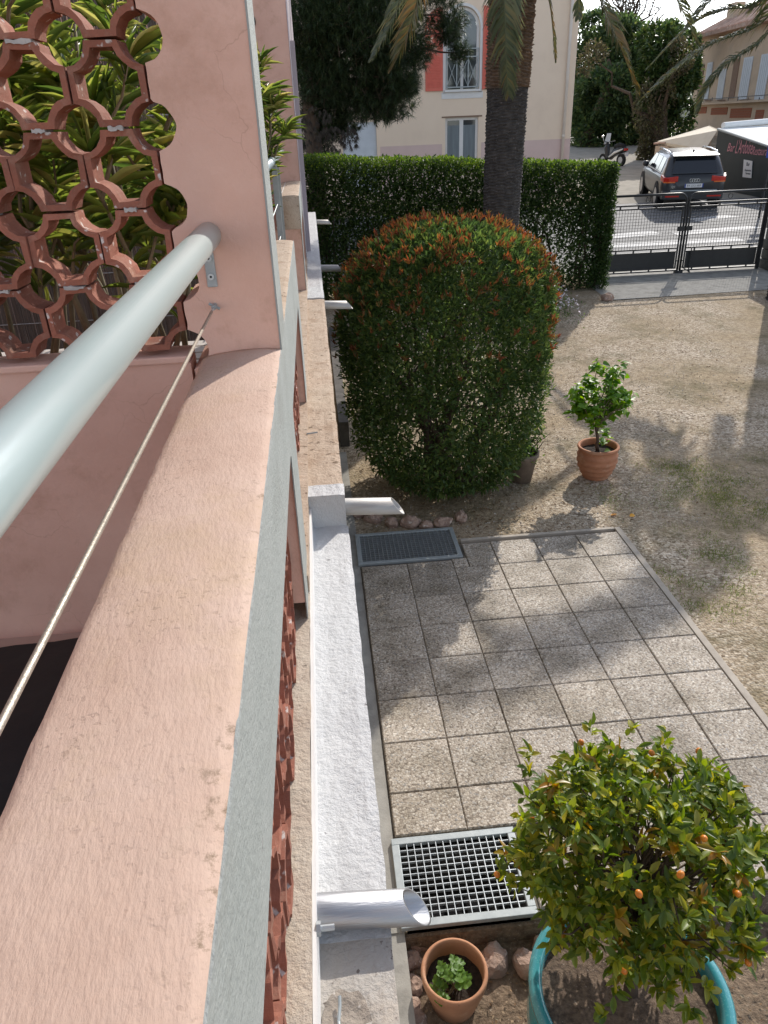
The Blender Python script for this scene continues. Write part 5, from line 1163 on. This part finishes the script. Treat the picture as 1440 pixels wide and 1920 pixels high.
# ================================================================== RESTAURANT
def P_(u, v, y): return at_y(u, v, y)
TLb, TRb = at_g(1330, 352), at_g(1424, 371); YL, YR = TLb.y, TRb.y
rt = thing('restaurant_shelter', 'dark tarpaulin terrace shelter with pink lettering and white canvas roof', 'shelter', TLb)
TLt, TRt = Vector((TLb.x, TLb.y, P_(1345, 244, YL).z)), Vector((TRb.x, TRb.y, P_(1441, 276, YR).z)); dv = (TRb-TLb); dv.z = 0; ext = 1.6
TRb2, TRt2 = TRb+(TRb-TLb)*ext*.3, TRt+(TRt-TLt)*ext*.3; bn_ = Vector((dv.y, -dv.x, 0)).normalized()
if bn_.dot(Vector((0, 0, H))-TLb) < 0: bn_ = -bn_
b = MB(); b.prism([TLb, TRb2, TRt2, TLt], -bn_*.03); tpn = b.build('side_tarpaulin', 'tarp', rt)
b = MB(); b.tube([TLt+bn_*.02+Vector((0, 0, .03)), TRt2+bn_*.02+Vector((0, 0, .03))], .045, 8); b.build('roof_edge_pole', 'greysteel', rt)
back = Vector((1.6, .35, .1)); b = MB(); A, B_ = TLt+Vector((0, 0, .03)), TRt2+Vector((0, 0, .03)); b.prism([A, B_, B_+Vector((4.2, 1.6, .55)), A+Vector((4.5, 1.5, .05))], (0, 0, .03)); b.build('roof_canvas', 'awnwhite', rt)
b = MB(); b.tube([A+Vector((.2, .08, .12)), A+Vector((4.8, 1.5, .25))], .10, 10); b.build('awning_roll', 'awnwhite', rt); b = MB(); b.box(A.x+3.1, A.x+6, A.y-1.6, A.y-1.3, A.z-.1, A.z+.12); b.build('awning_cassette', 'greysteel', rt)
def onb(u, v, off=.012):
    d = Vector(RM@cray(u, v)); o = Vector((0, 0, H)); q = TLb+bn_*off; return o+d*((q-o).dot(bn_)/d.dot(bn_))
xd_ = dv.normalized()
for body, u, v, sz, sq in (('Bar', 1369, 284, .40, .75), ("L'Ardoise", 1393, 288, .62, .40), ('Restaurant', 1426, 291, .38, .60)):
    text('lettering', body, sz, 'letter', tpn, onb(u, v), xd_, (0, 0, 1), .003, 'CENTER', .25, sq)
b = MB(); a, c_ = onb(1392.5, 332, .02), onb(1409, 334, .02); q = onb(1395, 299, .02); q2 = onb(1411, 302, .02); b.prism([a, c_, q2, q], bn_*.01); nb = b.build('notice', 'paper', tpn)
for v, s_, tx in ((311, .17, 'Bar'), (321, .10, 'Restaurant'), (327, .10, 'Terrasse')): text('notice_print', tx, s_, 'ink', nb, onb(1402, v, .033), xd_, (0, 0, 1), .002, 'CENTER', 0, .8)
ca = thing('cream_awning', 'cream canvas awning sloping down behind the parked car', 'awning', (15.5, 33, gz2(33)))
b = MB(); b.prism([P_(1233, 266, 34), P_(1322, 281, 31.2), P_(1346, 244, 31.5), P_(1330, 237, 35.5)], (0, 0, .03)); b.build('canvas', 'awncream', ca)
b = MB(); b.prism([P_(1233, 266, 34), P_(1322, 281, 31.2), P_(1322, 286, 31.2), P_(1233, 270, 34)], (0, .03, 0)); b.build('valance', 'awncream', ca)
for (u, v, y) in ((1236, 268, 33.9), (1321, 283, 31.3)):
    p = P_(u, v, y); b = MB(); b.tube([(p.x, p.y, gz2(p.y)), (p.x, p.y, p.z)], .03, 8); b.build('post', 'trim', ca)
gw = thing('garden_wall', 'plastered garden wall with red tile coping behind the car', 'wall', (at_g(1222, 330).x, at_g(1222, 330).y, gz2(33)))
wa = at_g(1222, 330); wb = at_y(1318, 240, 45); wa.z = gz2(wa.y); wt = at_y(1222, 274, wa.y).z; wtb = wb.z-.35; wdv = (Vector((wb.x, wb.y, 0))-Vector((wa.x, wa.y, 0))); wnn = Vector((wdv.y, -wdv.x, 0)).normalized()*.35
b = MB(); A = Vector((wa.x, wa.y, 0)); B_ = Vector((wb.x, wb.y, 0)); b.add([A+Vector((0, 0, gz2(wa.y)-.3)), B_+Vector((0, 0, gz2(wb.y)-.3)), B_+Vector((0, 0, wtb)), A+Vector((0, 0, wt))]+[v+wnn*1.6 for v in (A+Vector((0, 0, gz2(wa.y)-.3)), B_+Vector((0, 0, gz2(wb.y)-.3)), B_+Vector((0, 0, wtb)), A+Vector((0, 0, wt)))], [(0, 1, 2, 3), (7, 6, 5, 4), (0, 4, 5, 1), (3, 2, 6, 7), (0, 3, 7, 4), (1, 5, 6, 2)]); b.build('wall', 'palehouse', gw)
n = 26
for k in range(n):
    p = A.lerp(B_, k/n)+Vector((0, 0, wt+(wtb-wt)*k/n+.02)); e = wdv/n*.94
    for j in range(3): b = MB(); b.obox(p-wnn*.25+wnn*.7*j+Vector((0, 0, .10*(1-abs(j-.6)))), e, wnn*.66, (0, 0, .06)); b.build('coping_tile', 'rooftile', gw)

# ================================================================== CAR
HD_ = math.radians(14); cf = Vector((math.sin(HD_), math.cos(HD_), 0)); cr = Vector((cf.y, -cf.x, 0)); rc_ = at_g(1294, 396); gzc = gz2(rc_.y+1.5)
cslope = SL; cu = Vector((0, 0, 1))
car = thing('parked_car', 'dark grey-brown estate SUV parked behind the street gate', 'car', (rc_.x, rc_.y, gz2(rc_.y)))
def C(x, y, z): p = rc_+cr*x+cf*y; return Vector((p.x, p.y, gz2(rc_.y)+cslope*cf.y*y+z))
def cbuild(b, nm, mat, par=None, smooth=False, bevel=0): b.v = [tuple(C(*v)) for v in b.v]; return b.build(nm, mat, par or car, smooth, bevel)
st = [(0, .78, .46, 1.00), (.05, .92, .36, 1.05), (.35, .965, .30, 1.07), (1.2, .975, .28, 1.06), (2.6, .98, .27, 1.03), (3.6, .97, .28, 1.0), (4.3, .95, .31, .93), (4.75, .86, .36, .80), (4.95, .66, .45, .66)]
b = MB()
for (y, hw, zb, zt) in st:
    half = [(0, zb), (hw*.9, zb), (hw*.985, zb+.12), (hw, zb+(zt-zb)*.5), (hw*.985, zt-.10), (hw*.93, zt-.01), (hw*.6, zt+.015), (0, zt+.02)]
    ring = half+[(-x, z) for x, z in reversed(half[1:-1])]; m = len(ring); b.v += [(x, y, z) for x, z in ring]
for i in range(len(st)-1):
    for j in range(m): b.f.append((i*m+j, i*m+(j+1) % m, (i+1)*m+(j+1) % m, (i+1)*m+j))
b.f.append(tuple(range(m))); b.f.append(tuple((len(st)-1)*m+j for j in reversed(range(m)))); body = cbuild(b, 'body', 'carpaint', None, True)
def rrect(y0, y1, hw, hw2, z, r=.16, k=5):
    P = []
    for (cx, cy, a0) in ((hw2-r, y1-r, 0), (-hw2+r, y1-r, 90), (-hw+r, y0+r, 180), (hw-r, y0+r, 270)):
        for i in range(k): a = math.radians(a0+90*i/(k-1)); P.append((cx+r*math.cos(a), cy+r*math.sin(a), z))
    return P
b = MB(); R3 = [rrect(.10, 3.75, .925, .88, 1.0), rrect(.14, 3.55, .90, .87, 1.12), rrect(.38, 2.95, .78, .76, 1.50, .2), rrect(.50, 2.72, .71, .70, 1.60, .22), rrect(.75, 2.45, .52, .52, 1.645, .2)]
m = len(R3[0])
for r in R3: b.v += r
for i in range(len(R3)-1):
    for j in range(m): b.f.append((i*m+j, i*m+(j+1) % m, (i+1)*m+(j+1) % m, (i+1)*m+j))
b.f.append(tuple((len(R3)-1)*m+j for j in range(m))); cbuild(b, 'cabin', 'carroof', None, True)
b = MB(); b.prism([(-.70, .085, 1.10), (.70, .085, 1.10), (.60, .325, 1.49), (-.60, .325, 1.49)], (0, .05, 0)); rw = cbuild(b, 'rear_window', 'carglass', None, False, .01)
b = MB(); b.prism([(-.70, .22, 1.56), (.70, .22, 1.56), (.66, .62, 1.625), (-.66, .62, 1.625)], (0, 0, .035)); cbuild(b, 'roof_spoiler', 'carroof', None, False, .012)
for s in (-1, 1):
    for (y0, y1, t0, t1) in ((.75, 1.35, .72, 1.30), (1.42, 2.30, 1.38, 2.22), (2.37, 3.30, 2.29, 2.72)):
        b = MB(); b.prism([(s*.925, y0, 1.10), (s*.925, y1, 1.10), (s*.788, t1, 1.50), (s*.788, t0, 1.50)], (-s*.04, 0, 0)); cbuild(b, 'side_window', 'carglass')
    b = MB(); b.tube([(s*.94, .70, 1.075), (s*.94, 3.4, 1.06)], .012, 6); cbuild(b, 'window_trim', 'chrome')
    b = MB(); b.tube([(s*.70, .62, 1.60), (s*.715, .75, 1.665), (s*.715, 1.7, 1.685), (s*.70, 2.6, 1.66), (s*.69, 2.75, 1.60)], .022, 8); cbuild(b, 'roof_rail', 'chrome', None, True)
    lamp = MB(); lamp.prism([(s*.50, -.012, .88), (s*.78, -.020, .84), (s*.935, .05, .84), (s*.985, .34, .90), (s*.94, .34, .90), (s*.50, .10, .88)], (0, 0, .155)); lp = cbuild(lamp, 'tail_lamp', 'taillight', None, False, .012)
    b = MB(); b.prism([(s*.58, -.018, .842), (s*.80, -.022, .842), (s*.93, .044, .842), (s*.93, .1, .842), (s*.58, .02, .842)], (0, 0, .035)); cbuild(b, 'amber_strip', 'amber', lp)
    b = MB(); b.box(min(s*.42, s*.84), max(s*.42, s*.84), -.052, .02, .43, .475); cbuild(b, 'bumper_reflector', 'taillight')
    mr = MB(); mr.lathe([(.0, -.09), (.07, -.085), (.105, -.03), (.105, .04), (.07, .085), (0, .09)], (s*1.06, 3.02, 1.14), 12); cbuild(mr, 'wing_mirror', 'carpaint', None, True)
    for y in (.93, 3.93):
        wh = MB(); x0 = s*.74; x1 = s*.992; wh.tube([(x0, y, .37), (x0+s*.02, y, .37), (x1-s*.03, y, .37), (x1, y, .37)], [.33, .37, .37, .335], 28); tw_ = cbuild(wh, 'wheel', 'rubber', None, True)
        b = MB(); b.tube([(x1-s*.02, y, .37), (x1+s*.004, y, .37)], .25, 20); b2 = cbuild(b, 'rim', 'alloy', tw_)
        b = MB(); b.tube([(s*.95, y, .38), (s*.986, y, .38)], .43, 28); cbuild(b, 'wheel_arch', 'rubber')
b = MB(); b.prism([(-.78, -.05, .34), (.78, -.05, .34), (.93, .06, .34), (.93, .2, .34), (-.93, .2, .34), (-.93, .06, .34)], (0, 0, .28)); cbuild(b, 'bumper', 'carpaint', None, False, .03)
b = MB(); b.box(-.70, .70, -.062, .0, .60, .632); cbuild(b, 'bumper_step', 'greysteel')
pl_ = MB(); pl_.box(-.28, .28, -.022, -.005, .70, .81); plo = cbuild(pl_, 'number_plate', 'paper'); b = MB(); b.box(-.28, -.245, -.0245, -.0225, .70, .81); cbuild(b, 'plate_band', 'bluepaint', plo); b = MB(); b.box(.245, .28, -.0245, -.0225, .70, .81); cbuild(b, 'plate_band', 'bluepaint', plo)
text('plate_number', 'BY-513-WP', .10, 'ink', plo, C(0, -.024, .72), cr, cu, .001, 'CENTER', 0, .88)
text('badge', 'Q7', .09, 'chrome', body, C(-.62, -.014, .70), cr, cu, .003)
for k in range(4): b = MB(); cx = -.105+.07*k; b.tube([(cx+.046*math.cos(t), -.018, .905+.046*math.sin(t)) for t in [2*math.pi*i/16 for i in range(17)]], .0085, 6, False); cbuild(b, 'emblem_ring', 'chrome')
b = MB(); b.prism([(-.02, .68, 1.64), (.02, .68, 1.64), (.01, .85, 1.64), (-.01, .85, 1.64)], (0, -.02, .07)); cbuild(b, 'aerial_fin', 'rubber')

# ================================================================== SCOOTER
sq_ = at_g(1166, 312); sc = thing('parked_scooter', 'dark scooter with white trim parked under the evergreen mass', 'scooter', sq_); rc_s = sq_; sf = Vector((-.35, .94, 0)).normalized(); sr = Vector((sf.y, -sf.x, 0))
def S(x, y, z): return rc_s+sr*x+sf*y+Vector((0, 0, z))
def sb(b, nm, mat, par=None, smooth=False): b.v = [tuple(S(*v)) for v in b.v]; return b.build(nm, mat, par or sc, smooth)
for y in (.1, 1.35): b = MB(); b.tube([(-.06, y, .27), (.06, y, .27)], .27, 18); wv_ = sb(b, 'wheel', 'rubber'); b = MB(); b.tube([(-.063, y, .27), (.063, y, .27)], .15, 12); sb(b, 'rim', 'alloy', wv_)
b = MB(); b.tube([(0, -.15, .72), (0, .15, .72), (0, .55, .62), (0, .85, .38), (0, 1.05, .38), (0, 1.18, .8), (0, 1.1, 1.0)], [.10, .17, .17, .13, .12, .14, .08], 10); sb(b, 'body', 'black', None, True)
b = MB(); b.tube([(-.15, -.1, .75), (-.17, .4, .6), (-.15, .8, .4)], [.03, .06, .03], 8); sb(b, 'side_fairing', 'awnwhite', None, True)
b = MB(); b.tube([(0, -.05, .86), (0, .3, .88), (0, .6, .84)], [.10, .14, .10], 10); sb(b, 'seat', 'rubber', None, True)
b = MB(); b.tube([(-.33, 1.0, 1.08), (0, 1.1, 1.02), (.33, 1.0, 1.08)], .018, 6); sb(b, 'handlebar', 'black')
b = MB(); b.tube([(-.36, 1.02, 1.08), (-.42, 1.05, 1.28)], .008, 5); b.lathe([(0, -.05), (.06, -.03), (.06, .04), (0, .06)], (-.43, 1.05, 1.3), 10); sb(b, 'mirror', 'chrome')
b = MB(); b.prism([(-.17, 1.22, .95), (.17, 1.22, .95), (.12, 1.1, 1.42), (-.12, 1.1, 1.42)], (0, .01, 0)); sb(b, 'windscreen', 'awnwhite')
b = MB(); b.box(-.1, .1, -.20, -.14, .68, .78); sb(b, 'tail_lamp', 'taillight'); b = MB(); b.box(-.09, .09, -.26, -.24, .44, .60); sb(b, 'number_plate', 'paper')

SC.render.engine = 'CYCLES'
